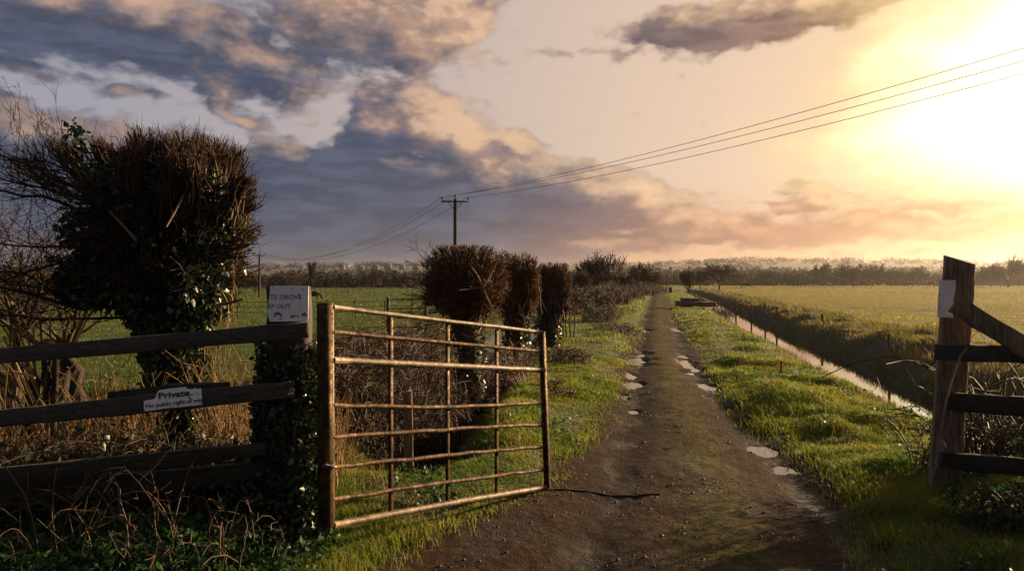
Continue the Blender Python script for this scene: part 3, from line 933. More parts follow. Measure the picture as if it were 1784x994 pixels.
# ------------------------------------------------------------------ posts and rails
def beam(pts, depthdir, hts, dep, rng, rough=.004):
    """weathered board through the points: slightly uneven section along its length"""
    pts = np.asarray(pts, float); n = len(pts)
    m = max(n, 14); tt = np.linspace(0, n - 1, m)
    c = np.stack([np.interp(tt, range(n), pts[:, i]) for i in range(3)], 1)
    hh = np.interp(tt, range(n), hts)
    d = np.asarray(depthdir, float)
    ax = unit(c[-1] - c[0]); upv = unit(np.cross(np.cross(ax, UP), ax))
    ring = []
    for i in range(m):
        h = hh[i] * .5
        j = rng.normal(size=(8, 2)) * rough
        sec = [(-.5, -.85), (-.5, .85), (-.38, 1), (.38, 1), (.5, .85), (.5, -.85), (.38, -1), (-.38, -1)]
        ring.append([c[i] + d * dep * (s[0]) + upv * h * s[1] + d * j[k, 0] + upv * j[k, 1] for k, s in enumerate(sec)])
    mb = MB(); v = np.array(ring).reshape(-1, 3)
    f = [[i * 8 + k, i * 8 + (k + 1) % 8, (i + 1) * 8 + (k + 1) % 8, (i + 1) * 8 + k] for i in range(m - 1) for k in range(8)]
    mb.add(v, f); mb.f.append(np.array([list(range(8))[::-1]])); mb.f.append(np.array([[(m - 1) * 8 + k for k in range(8)]]))
    return mb


def rough_post(base, top, u, w, wu, ww, rng, slant=(0, 0), n=12, rough=.004):
    """square post with worn arrises, leaning from base to top, slanted top"""
    base, top, u, w = (np.asarray(q, float) for q in (base, top, u, w))
    mb = MB(); vs = []
    sec = [(-1, -.8), (-.8, -1), (.8, -1), (1, -.8), (1, .8), (.8, 1), (-.8, 1), (-1, .8)]
    for i in range(n):
        t = i / (n - 1); c = base + (top - base) * t
        for (a, b) in sec:
            p = c + u * a * wu * .5 + w * b * ww * .5 + (u * rng.normal() + w * rng.normal()) * rough
            if i == n - 1: p = p + UP * (slant[0] * a + slant[1] * b)
            vs.append(p)
    f = [[i * 8 + k, i * 8 + (k + 1) % 8, (i + 1) * 8 + (k + 1) % 8, (i + 1) * 8 + k] for i in range(n - 1) for k in range(8)]
    mb.add(vs, f); mb.f.append(np.array([list(range(8))[::-1]])); mb.f.append(np.array([[(n - 1) * 8 + k for k in range(8)]]))
    return mb


def build_left_fence():
    rng = np.random.default_rng(8)
    pb = P(503, 900, 4.68); pb[2] = ground_z(pb[0], pb[1]) - .05
    pt = P(504, 499, 4.68)
    gp = thing('gate_post', 'thick ivy-covered wooden gate post under the DROVE sign', 'post', pb)
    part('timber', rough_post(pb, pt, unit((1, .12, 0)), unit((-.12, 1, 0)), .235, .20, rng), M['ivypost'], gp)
    iv = MB()
    N = 5200
    z = rng.beta(1.0, 1.15, N); zz = pb[2] + z * (P(0, 596, 4.68)[2] - pb[2])
    a = rng.uniform(0, 2 * np.pi, N); rr = rng.uniform(.14, .21, N) * (1.15 - .25 * z) * (1 + .25 * vn(a * 1.3, zz * 5, 9))
    iv.leaves(np.stack([pb[0] + rr * np.cos(a) * 1.02, pb[1] + rr * np.sin(a) * .85, zz], 1), .04, rng)
    lf = part('ivy', iv, M['ivy'], gp)
    st = MB()
    for i in range(26):
        a0 = rng.uniform(0, 6.28); h = np.linspace(pb[2], pb[2] + rng.uniform(.5, 1.15), 7)
        aa = a0 + np.cumsum(rng.normal(size=7) * .22)
        st.tubes(np.stack([pb[0] + .155 * np.cos(aa), pb[1] + .13 * np.sin(aa), h], 1), np.full(7, .006), 4)
    part('ivy_stem', st, M['cane'], lf)
    fn = thing('wooden_fence', 'weathered post and rail fence running left from the ivy-covered post', 'fence', (-2.2, 4.45, ground_z(-2.2, 4.45)))

    def rail(pp, hpx, dep=.04, y0=4.12, m='wood', lab=None):
        pts = []; hs = []
        for (px, py), hp in zip(pp, hpx):
            Y = y0 + (px + 0) / 540 * .42
            pts.append(P(px, py, Y)); hs.append(hp / F * Y)
        part('rail', beam(pts, unit((.1, -1, 0)), hs, dep, rng, .0025), M[m], fn, lab)
    rail([(-420, 652), (0, 619.5), (270, 597), (538, 574)], [28, 27, 27, 29])
    rail([(-420, 772), (0, 728), (140, 714), (300, 699), (512, 677)], [28, 29, 30, 32, 27])
    rail([(190, 693), (300, 681), (400, 671)], [22, 24, 14], .03, 4.165, 'mosswood')
    rail([(-420, 868), (0, 828), (220, 807), (300, 799), (462, 781)], [30, 28, 30, 27, 22], m='mosswood')
    rail([(-420, 895), (0, 862), (260, 838), (505, 812)], [40, 44, 36, 22], .04, 4.2, 'mosswood')


build_left_fence()


def build_right_fence():
    rng = np.random.default_rng(18)
    Yp = 5.72
    b = P(1643, 882, Yp); b[2] = ground_z(b[0], b[1]) - .06
    t = P(1671, 452, Yp)
    u = unit((math.cos(math.radians(-24)), math.sin(math.radians(-24)), 0)); w = np.array((-u[1], u[0], 0))
    g = thing('gate_post', 'tall leaning bare wooden gate post with slanted top, right of the track', 'post', b)
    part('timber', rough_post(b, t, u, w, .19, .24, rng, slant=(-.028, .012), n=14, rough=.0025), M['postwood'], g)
    # iron hook
    mb = MB(); c = P(1640, 776, 5.52)
    mb.tubes([c + (0, 0, .03), c + (.004, -.03, .028), c + (.006, -.045, .01), c + (.002, -.035, -.02), c + (-.006, -.01, -.03)], np.full(5, .006), 6)
    part('hook', mb, M['steel'], g, smooth=True)
    # plate on the side facing the track
    def face(px, py, lift=.0):
        """point on the post's left face (normal -u)"""
        ray = P(px, py, 1.0) - np.array((0, 0, CH))
        fr = (py - 452) / (882 - 452); ctr = t + (b - t) * fr
        p0 = ctr - u * (.095 + .004 + lift)
        k = np.dot(p0 - np.array((0, 0, CH)), u) / np.dot(ray, u)
        return np.array((0, 0, CH)) + ray * k
    n = -w
    # build the plate flat against the front-left face
    def front(px, py, lift=0.0):
        ray = P(px, py, 1.0) - np.array((0, 0, CH))
        fr = (py - 452) / (882 - 452); ctr = t + (b - t) * fr
        p0 = ctr + n * (.12 + .005 + lift)
        k = np.dot(p0 - np.array((0, 0, CH)), n) / np.dot(ray, n)
        return np.array((0, 0, CH)) + ray * k
    s = thing('sign_plate', 'blank pinkish white plate nailed high on the leaning right gate post', 'sign', front(1648, 553))
    mb = MB(); prism(mb, [front(*q) for q in ((1636, 488), (1665, 487.5), (1664, 505), (1661, 520), (1660, 553), (1632.5, 552), (1633, 530), (1635, 505))], -n * .004)
    bd = part('board', mb, M['sign'], s)
    mb = MB()
    for (a, c2, r) in ((1661, 491, 1.1), (1656, 541, 1.3), (1658, 516, 1.2), (1638, 512, 1.6), (1637, 536, 1.5), (1652, 551, .9)):
        mb = MB(); blob_disc(mb, front(a, c2, .0012), unit(P(1665, 500, 5) - P(1640, 500, 5)), UP, r / F * 5.6, rng); part('nail', mb, M['dark'], bd)
    fn = thing('wooden_fence', 'short wooden fence with sloping brace right of the leaning post', 'fence', (3.9, 5.6, ground_z(3.9, 5.6)))

    def rail(a, c2, ha, hb, Ya, Yb, nm='rail', m='wood', lab=None):
        pa, pb_ = P(a[0], a[1], Ya), P(c2[0], c2[1], Yb)
        part(nm, beam([pa, (pa + pb_) / 2, pb_], unit((.05, -1, 0)), [ha / F * Ya, (ha + hb) / 2 / F * Ya, hb / F * Yb], .05, rng, .003), M[m], fn, lab)
    rail((1664, 530), (1960, 716), 30, 38, 5.50, 5.1, 'brace', 'postwood')
    rail((1630, 613), (1980, 622), 27, 32, 5.50, 5.25)
    rail((1646, 698), (1980, 722), 30, 38, 5.50, 5.25, m='mosswood')
    rail((1640, 800), (1980, 832), 27, 34, 5.50, 5.25, m='mosswood')
    mb = MB(); mb.tubes([P(1690, 745, 5.5), P(1740, 752, 5.45), P(1960, 790, 5.3)], np.full(3, .003), 5)
    part('wire', mb, M['dark'], fn)
    b2 = P(1960, 900, 5.3); b2[2] = ground_z(b2[0], b2[1]) - .05
    part('stake', rough_post(b2, P(1965, 560, 5.3), unit((1, 0, 0)), unit((0, 1, 0)), .12, .1, rng), M['postwood'], fn)
    # rope tied round the post and hanging down
    mb = MB()
    path = [P(1686, 604, 5.43), P(1672, 622, 5.42), P(1664, 640, 5.42), P(1655, 668, 5.42), P(1648, 700, 5.42), P(1642, 735, 5.42), P(1636, 770, 5.42), P(1630, 810, 5.43), P(1624, 840, 5.44), P(1615, 872, 5.46)]
    mb.tubes(path, np.full(len(path), .0085), 7)
    th = np.linspace(.2, 2 * np.pi + .5, 26)
    ctr = b + (t - b) * ((882 - 606) / (882 - 452))
    mb.tubes([ctr + u * .117 * np.sign(math.cos(a)) * abs(math.cos(a)) ** .55 + w * .142 * np.sign(math.sin(a)) * abs(math.sin(a)) ** .55 + UP * (.01 * math.sin(2 * a)) for a in th], np.full(26, .0085), 7)
    solo('rope', mb, M['rope'], P(1655, 640, 5.42), 'pale rope tied round the leaning right post and hanging down it', 'rope', smooth=True)


build_right_fence()


# ------------------------------------------------------------------ trees
def grow(out, p, d, L, r, lev, rng, spread, up, nchild, shrink, rmin):
    n = 5
    pts = [p]; dd = d.copy()
    for i in range(n - 1):
        dd = unit(dd + rng.normal(size=3) * .16 + UP * up * .12)
        pts.append(pts[-1] + dd * L / (n - 1))
    pts = np.array(pts); r1 = max(r * .55, rmin)
    out.append((pts, np.linspace(max(r, rmin), r1, n)))
    if lev == 0: return
    for i in range(nchild[lev - 1]):
        t = rng.uniform(.3, 1.0); k = min(n - 2, int(t * (n - 1))); f = t * (n - 1) - k
        q = pts[k] * (1 - f) + pts[k + 1] * f
        nd = unit(dd + rng.normal(size=3) * spread + UP * up * .3)
        grow(out, q, nd, L * shrink * rng.uniform(.7, 1.2), r1 * rng.uniform(.5, .75), lev - 1, rng, spread, up, nchild, shrink, rmin)


def seg_mb(segs, k):
    mb = MB()
    if segs: mb.tubes(np.array([s[0] for s in segs]), np.array([s[1] for s in segs]), k)
    return mb


def bare_tree(name, label, base, H, W, seed, rmin, group=None, cat='tree', trunk_frac=.28, lean=0.0, n0=6, nch=(6, 6, 4), up=.6, spread=.55):
    rng = np.random.default_rng(seed)
    b = np.array(base, float)
    t = thing(name, label, cat, b, group)
    th = H * trunk_frac; tr = max(H * .028, rmin * 2)
    top = b + UP * th + np.array((lean, 0, 0)) * th
    tk = MB(); n = 6
    pts = b - UP * .1 + np.linspace(0, 1, n)[:, None] * (top - b + UP * .1) + np.concatenate([[[0, 0, 0]], rng.normal(size=(n - 1, 3)) * tr * .25])
    tk.tubes(pts, np.linspace(tr * 1.35, tr * .85, n), 8)
    part('trunk', tk, M['bark'], t, smooth=True)
    segs = []
    for i in range(n0):
        a = i * 2 * np.pi / n0 + rng.uniform(-.4, .4)
        out = W / H * rng.uniform(.3, 1.3)
        d = unit((math.cos(a) * out, math.sin(a) * out, 1.0))
        grow(segs, pts[-1] - UP * th * rng.uniform(0, .15), d, H * (1 - trunk_frac) * rng.uniform(.38, .52), tr * .5, len(nch), rng, spread, up, nch[::-1], .62, rmin)
    # fit the crown to the tree's height and spread
    allp = np.array([q[0] for q in segs]); z0 = pts[-1][2] - th * .15
    ext = allp - np.array((pts[-1][0], pts[-1][1], z0))
    kz = (b[2] + H - z0) / np.percentile(ext[..., 2], 99.7); kx = (W * .5) / np.percentile(np.abs(ext[..., 0]), 97)
    segs = [(np.array((pts[-1][0], pts[-1][1], z0)) + (q - np.array((pts[-1][0], pts[-1][1], z0))) * np.array((kx, kx, kz)), r) for q, r in segs]
    part('crown', seg_mb(segs, 3), M['twig'], t)
    return t


def bush(name, label, base, w, d, h, n, rmin, seed, mat='cane', group=None, cat='bush', arch=.5, leaf=None, nleaf=0):
    """thicket of arching canes rooted over the footprint"""
    rng = np.random.default_rng(seed)
    b = np.array(base, float)
    rx, ry = rng.uniform(-1, 1, n) * w * .5, rng.uniform(-1, 1, n) * d * .5
    gz = gh(b[0] + rx, b[1] + ry)
    p0 = np.stack([b[0] + rx, b[1] + ry, gz - .02], 1)
    hh = h * rng.uniform(.35, 1.05, n) * np.sqrt(np.clip(1.15 - (rx / (w * .5)) ** 2 * .75, .2, 1))
    a = rng.uniform(0, 2 * np.pi, n); ln = hh * rng.uniform(.2, 1.0, n) * arch * 1.6
    dv = np.stack([np.cos(a) * ln, np.sin(a) * ln, 0 * a], 1)
    tt = np.linspace(0, 1, 9)
    z = (1 - (1 - tt) ** 2)[None, :] * hh[:, None] - (np.clip(tt - .55, 0, 1) ** 2)[None, :] * (hh * rng.uniform(0, 2.2, n) * arch)[:, None]
    pts = p0[:, None] + dv[:, None] * (tt ** 1.6)[None, :, None] + z[:, :, None] * UP
    pts[:, 1:] += np.cumsum(rng.normal(size=(n, 8, 3)), axis=1) * (h * .010)
    t = thing(name, label, cat, (b[0], b[1], ground_z(b[0], b[1])), group)
    mb = MB(); r0 = rmin * rng.uniform(.8, 2.0, n)
    mb.tubes(pts, r0[:, None] * np.linspace(1, .5, 9)[None], 4)
    # side twigs
    m = n * 3; idx = rng.integers(0, n, m); k = rng.integers(2, 9, m)
    s = pts[idx, k]; dd = rng.normal(size=(m, 3)); dd[:, 2] += .3; dd /= np.linalg.norm(dd, axis=1, keepdims=True)
    L = (h * rng.uniform(.08, .3, m))[:, None]
    tp = np.stack([s, s + dd * L * .5 + rng.normal(size=(m, 3)) * L * .08, s + dd * L + UP * L * .1], 1)
    mb.tubes(tp, np.tile(np.array([.7, .6, .45]), (m, 1)) * rmin, 3)
    part('canes', mb, M[mat], t)
    if nleaf:
        lm = MB(); i2 = rng.integers(0, n, nleaf); k2 = rng.integers(1, 9, nleaf)
        lm.leaves(pts[i2, k2] + rng.normal(size=(nleaf, 3)) * h * .05, .04 if leaf is None else leaf[1], rng)
        part('leaves', lm, M['ivy' if leaf is None else leaf[0]], t)
    return t


def pollard(name, label, base, trunk_h, tr, cc, half, nshoot, seed, rshoot, rtwig, ntwig, leaves=0, leaf=.05, group=None, lean=(0, 0), mat='shoot', spread=0.0, power=4.0, zmin=-.55):
    rng = np.random.default_rng(seed)
    b = np.array(base, float); cc = np.array(cc, float); half = np.array(half, float)
    t = thing(name, label, 'tree', b, group)
    n = 9; f = np.linspace(0, 1, n)[:, None]
    kn = np.array((cc[0], cc[1], b[2] + trunk_h))
    pts = b - UP * .1 + (kn - b + UP * .1) * f; pts[1:-1, :2] += rng.normal(size=(n - 2, 2)) * tr * .16
    rad = tr * np.interp(f[:, 0], [0, .12, .5, .8, 1], [1.35, 1.08, .92, 1.05, 1.35])
    tk = MB(); tk.tubes(pts, rad, 12)
    # knuckles at the head
    for i in range(9):
        a = rng.uniform(0, 6.28); q = kn + np.array((math.cos(a) * tr * 1.2, math.sin(a) * tr * 1.2, rng.uniform(-.1, .25) * tr * 3))
        tk.tubes([kn - UP * tr, (kn + q) / 2, q, q + (q - kn) * .5 + UP * tr * .6], [tr * .7, tr * .6, tr * .55, tr * .28], 7)
    trunk = part('trunk', tk, M['bark'], t, smooth=True)
    # shoots cut back to a clipped outline
    d = rng.normal(size=(nshoot * 3, 3)); d /= np.linalg.norm(d, axis=1, keepdims=True)
    d = d[d[:, 2] > zmin][:nshoot]; N = len(d)
    r = (np.abs(d[:, 0] / half[0]) ** power + np.abs(d[:, 1] / half[1]) ** power + np.abs(d[:, 2] / half[2]) ** power) ** (-1 / power)
    r *= rng.uniform(.72, 1.03, N) * (1 + .12 * vn(d[:, 0] * 4 + 9, d[:, 2] * 4 + d[:, 1] * 3, seed))
    end = cc + d * r[:, None]
    st = kn + rng.normal(size=(N, 3)) * tr * .8
    if spread: st = kn + (cc - kn) * rng.uniform(0, 1.1, (N, 1)) + rng.normal(size=(N, 3)) * half * spread
    tt = np.linspace(0, 1, 6)[None, :, None]
    mid = st + (end - st) * .5 + d * (.12 * r)[:, None] - UP * (.10 * half[2])
    P_ = (1 - tt) ** 2 * st[:, None] + 2 * tt * (1 - tt) * mid[:, None] + tt ** 2 * end[:, None]
    P_[:, 1:-1] += rng.normal(size=(N, 4, 3)) * half.mean() * .02
    rs = rshoot * rng.uniform(.6, 1.5, N)
    mb = MB(); mb.tubes(P_, rs[:, None] * np.linspace(1.2, .8, 6)[None], 5)
    # twigs near the cut ends, bundled along the shoot
    m = N * ntwig; idx = rng.integers(0, N, m); k = rng.choice([2, 3, 4, 4, 5, 5, 5], m)
    s = P_[idx, k]; out = (end - st)[idx]; out /= np.linalg.norm(out, axis=1, keepdims=True)
    dd = out * .9 + rng.normal(size=(m, 3)) * .5 + UP * .25; dd /= np.linalg.norm(dd, axis=1, keepdims=True)
    L = (half.mean() * rng.uniform(.10, .34, m))[:, None]
    tp = np.stack([s, s + dd * L * .5 + rng.normal(size=(m, 3)) * L * .06, s + dd * L], 1)
    # clip the twigs to the hedge-cut outline
    rel = tp[:, 2] - cc; q = ((np.abs(rel) / (half * 1.07)) ** power).sum(1) ** (1 / power)
    sc_ = np.where(q > 1, np.clip(1.25 - .9 * (q - 1) * 3, .15, 1), 1)[:, None]
    tp[:, 1] = tp[:, 0] + (tp[:, 1] - tp[:, 0]) * sc_; tp[:, 2] = tp[:, 0] + (tp[:, 2] - tp[:, 0]) * sc_
    mb.tubes(tp, np.tile(np.array([1, .85, .6]), (m, 1)) * rtwig * rng.uniform(.7, 1.4, m)[:, None], 3)
    part('crown', mb, M[mat], t)
    return t, trunk, kn, P_, rng


def build_near_tree():
    Y = 6.3; s = Y / F
    bx = P(325, 800, Y); bx[2] = ground_z(bx[0], bx[1])
    cc = P(288, 420, Y)
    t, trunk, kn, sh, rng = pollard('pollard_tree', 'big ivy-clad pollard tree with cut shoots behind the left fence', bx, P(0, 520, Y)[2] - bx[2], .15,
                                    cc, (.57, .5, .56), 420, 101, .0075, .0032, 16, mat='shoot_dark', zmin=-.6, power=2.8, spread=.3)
    # upright bundles of cut shoots along the top and the right side
    mb = MB()
    for (px, py, qx, qy, n, dy) in ((262, 330, 245, 246, 34, 0), (285, 330, 283, 250, 34, .1), (318, 330, 318, 258, 40, -.1), (345, 335, 352, 252, 40, .15), (372, 340, 380, 262, 36, 0),
                                    (390, 350, 408, 275, 34, .1), (398, 370, 424, 312, 30, -.15), (402, 400, 434, 350, 26, 0), (398, 430, 430, 400, 24, .1), (385, 440, 432, 420, 9, -.1), (380, 480, 425, 480, 6, 0), (300, 350, 300, 270, 20, -.25), (340, 360, 336, 276, 20, -.25), (225, 350, 228, 262, 22, -.2), (150, 330, 98, 258, 30, -.1), (175, 340, 118, 262, 30, .05),
                                    (205, 340, 172, 252, 26, .1), (230, 330, 206, 262, 20, 0), (120, 330, 30, 285, 16, .1), (100, 340, 60, 270, 14, -.1)):
        a = P(px, py, Y + dy); b = P(qx, qy, Y + dy * 1.6)
        n = int(n * (2.6 if px > 190 else 1.2))
        st = a + rng.normal(size=(n, 3)) * .05; en = b + rng.normal(size=(n, 3)) * np.array((.05, .06, .045))
        tt = np.linspace(0, 1, 4)[None, :, None]
        pts = st[:, None] + (en - st)[:, None] * tt; pts[:, 1:3] += rng.normal(size=(n, 2, 3)) * .012
        mb.tubes(pts, np.full((n, 4), 1.0) * np.array([1.2, 1, .9, .7]) * (.0052 * rng.uniform(.5, 1.5, n))[:, None], 4)
        m = n * 3; k = rng.integers(0, n, m); q = pts[k, 2] * (1 - (f_ := rng.uniform(0, 1, (m, 1)))) + pts[k, 3] * f_
        dd = unit(b - a) * .7 + rng.normal(size=(m, 3)) * .6; L = rng.uniform(.025, .10, (m, 1))
        mb.tubes(np.stack([q, q + dd * L * .5 + rng.normal(size=(m, 3)) * .008, q + dd * L + UP * L * .2], 1), np.tile(np.array([.0024, .002, .0012]), (m, 1)), 3)
    part('cut_shoots', mb, M['near_shoot'], t, 'bundles of sawn upright shoots')
    # long dark limbs reaching left out of the picture
    segs = []
    limbs = [[(250, 400), (170, 345), (80, 300), (-40, 255)], [(245, 430), (160, 385), (90, 345), (0, 330), (-80, 322)], [(250, 440), (160, 432), (70, 430), (-60, 418)],
             [(260, 460), (170, 455), (90, 462), (0, 490), (-70, 520)], [(250, 470), (180, 495), (110, 520), (40, 475), (-40, 470)], [(290, 545), (200, 535), (120, 530), (50, 512), (-40, 490)],
             [(280, 560), (190, 552), (110, 556), (40, 552), (-60, 540)], [(240, 380), (170, 330), (110, 290), (30, 272)], [(230, 380), (160, 350), (90, 330), (20, 318), (-60, 290)],
             [(240, 400), (180, 372), (120, 330), (60, 288)], [(300, 500), (220, 440), (150, 470), (60, 520), (-30, 560)]]
    rs = [.019, .017, .014, .014, .012, .021, .013, .014, .014, .011, .009]
    lm = MB()
    for L, r0 in zip(limbs, rs):
        L = np.array(L, float); y = Y - .1 + rng.uniform(-.35, .3)
        n = 12; tt = np.linspace(0, len(L) - 1, n)
        yy = np.interp(tt, [0, len(L) - 1], [Y, y + rng.uniform(-.5, .3)])
        pts = np.array([P(np.interp(a, range(len(L)), L[:, 0]), np.interp(a, range(len(L)), L[:, 1]), v) for a, v in zip(tt, yy)])
        pts[1:] += rng.normal(size=(n - 1, 3)) * .008
        lm.tubes(pts, np.linspace(r0, r0 * .4, n), 7)
        for i in range(16):
            k = rng.integers(3, n); d = unit(unit(pts[k] - pts[k - 1]) * .8 + rng.normal(size=3) * .55)
            grow(segs, pts[k], d, rng.uniform(.15, .5), r0 * .3, 2, rng, .5, .25, (3, 4), .6, .0016)
    part('limb', lm, M['shoot_dark'], t, 'long dark limbs reaching left', smooth=True)
    part('twigs', seg_mb(segs, 3), M['shoot_dark'], t)
    # broken pale stubs
    mb = MB()
    for a, b, r in (((190, 368), (238, 420), .011), ((425, 520), (372, 533), .012), ((290, 395), (320, 340), .009), ((415, 455), (375, 470), .006)):
        mb = MB(); mb.tubes([P(*a, Y - .62), (P(*a, Y - .62) + P(*b, Y - .5)) / 2 + rng.normal(size=3) * .006, P(*b, Y - .5)], [r * .6, r * .9, r], 6)
        part('stub', mb, M['cane'], t, 'pale broken stub')
    # ivy: over the head and down the trunk
    lv = MB()
    N = 21000
    CL = [(270, 425, 112, 95, .5, 5), (180, 482, 78, 58, .4, 3), (345, 470, 70, 95, .4, 4), (300, 545, 78, 48, .3, 3), (240, 335, 80, 62, .35, 2), (372, 385, 52, 85, .35, 2), (322, 318, 60, 48, .35, 1.4), (150, 400, 45, 45, .3, .8), (130, 500, 35, 30, .25, 1)]
    wts = np.array([c[5] for c in CL]); pick = rng.choice(len(CL), N, p=wts / wts.sum())
    d = rng.normal(size=(N, 3)); d /= np.linalg.norm(d, axis=1, keepdims=True)
    rad = rng.uniform(.3, 1.0, N) ** .55 * (1 + .5 * vn(d[:, 0] * 3 + pick, d[:, 2] * 3 + d[:, 1] * 2, 44))
    ctr = np.array([P(c[0], c[1], Y) for c in CL])[pick]; hf = np.array([(c[2] * s, c[4], c[3] * s) for c in CL])[pick]
    pos = ctr + d * rad[:, None] * hf
    lv.leaves(pos[::2], .056, rng); lv.leaves(pos[1::2], .036, rng)
    N = 3800
    z = rng.uniform(0, 1, N); a = rng.uniform(0, 6.28, N)
    rr = (.17 + .07 * rng.uniform(0, 1, N)) * (1 + .3 * vn(a * 1.4, z * 9, 45)) * np.interp(z, [0, .3, .7, 1], [1.1, .95, 1.0, 1.7])
    zz = bx[2] + z * (P(0, 500, Y)[2] - bx[2])
    cx = bx[0] + (kn[0] - bx[0]) * z
    lv.leaves(np.stack([cx + rr * np.cos(a), bx[1] + rr * np.sin(a), zz], 1), .055, rng)
    # sprig above the crown
    sp = [P(150, 330, Y), P(145, 290, Y), P(142, 262, Y), P(136, 240, Y), P(128, 226, Y), P(118, 216, Y), P(108, 209, Y)]
    q = np.array(sp)[rng.integers(0, 5, 150)] + rng.normal(size=(150, 3)) * .035
    lv.leaves(q, .05, rng)
    part('ivy', lv, M['ivy'], t)
    mb = MB(); mb.tubes(sp, np.linspace(.008, .003, 7), 5); mb.tubes([sp[-1], sp[-1] - UP * .06, sp[-1] - UP * .16], [.003, .003, .002], 4)
    part('ivy_stem', mb, M['shoot_dark'], t)
    # loose dry ivy stems, sunlit, on the right flank
    mb = MB(); n = 90
    z = rng.uniform(.1, 1.9, n); st = np.stack([bx[0] + .2 + rng.uniform(-.06, .1, n) + .12 * (z > 1.1), bx[1] + rng.uniform(-.2, .1, n), bx[2] + z], 1)
    dn = np.stack([rng.normal(size=n) * .05, rng.normal(size=n) * .05, -rng.uniform(.1, .45, n)], 1)
    pts = st[:, None] + dn[:, None] * np.linspace(0, 1, 4)[None, :, None] + rng.normal(size=(n, 4, 3)) * .012
    mb.tubes(pts, np.full((n, 4), .0035), 4)
    part('dry_stems', mb, M['straw'], t)


build_near_tree()


def build_mid_pollards():
    spec = [('first and widest of three clipped pollard trees along the left ditch', 826, 700, 11.2, (812, 488), (68, 52), 131, 3),
            ('middle one of three clipped pollard trees along the left ditch', 898, 655, 14.0, (900, 494), (37, 46), 132, 0),
            ('farthest and smallest of three clipped pollard trees along the left ditch', 952, 612, 18.0, (962, 500), (30, 37), 133, 0)]
    for (lab, px, py, Y, c, h, seed, stubs) in spec:
        s = Y / F
        b = P(px, py, Y); b[2] = ground_z(b[0], b[1])
        cc = P(c[0], c[1], Y)
        kz = P(0, c[1] + h[1] * .95, Y)[2]
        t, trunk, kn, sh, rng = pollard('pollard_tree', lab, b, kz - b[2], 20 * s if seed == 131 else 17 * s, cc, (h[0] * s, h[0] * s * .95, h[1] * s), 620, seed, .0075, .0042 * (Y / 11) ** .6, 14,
                                       group='clipped pollard trees along the left ditch', mat='shoot', zmin=-.75, power=4.2)
        lv = MB(); N = 900
        z = rng.uniform(0, 1, N); a = rng.uniform(0, 6.28, N); rr = (20 if seed == 131 else 17) * s * rng.uniform(1.0, 1.45, N)
        lv.leaves(np.stack([b[0] + (kn[0] - b[0]) * z + rr * np.cos(a), b[1] + rr * np.sin(a), b[2] + z * (kn[2] - b[2])], 1), .06, rng)
        part('ivy', lv, M['ivy'], t)
        segs = []
        for i in range(46):
            z_ = rng.uniform(.12, .95); p = np.array((b[0] + (kn[0] - b[0]) * z_, b[1], b[2] + z_ * (kn[2] - b[2])))
            a_ = rng.uniform(0, 6.28); grow(segs, p, unit((math.cos(a_), math.sin(a_), rng.uniform(.2, 1.4))), rng.uniform(.15, .45), .006, 1, rng, .5, .5, (4,), .6, .003)
        part('trunk_shoots', seg_mb(segs, 3), M['cane'], t)
        if stubs:
            mb = MB()
            for a, e, r in (((842, 500), (870, 450), .012), ((842, 500), (862, 545), .010), ((842, 500), (800, 505), .008), ((842, 500), (818, 460), .011)):
                mb = MB(); mb.tubes([P(*a, Y - .55), (P(*a, Y - .55) + P(*e, Y - .7)) / 2 + rng.normal(size=3) * .012, P(*e, Y - .7)], [r, r * .8, r * .5], 5)
                part('stub', mb, M['straw'], t, 'pale sawn stub')
            # long uncut twigs drooping to the left
            segs = []
            for i in range(34):
                p = P(rng.uniform(770, 810), rng.uniform(470, 560), Y + rng.uniform(-.4, .4))
                d = unit((-1, rng.normal() * .3, rng.uniform(-.4, .45)))
                grow(segs, p, d, rng.uniform(.25, .6), .006, 2, rng, .4, -.2, (3, 3), .6, .003)
            part('twigs', seg_mb(segs, 3), M['shoot'], t)


build_mid_pollards()


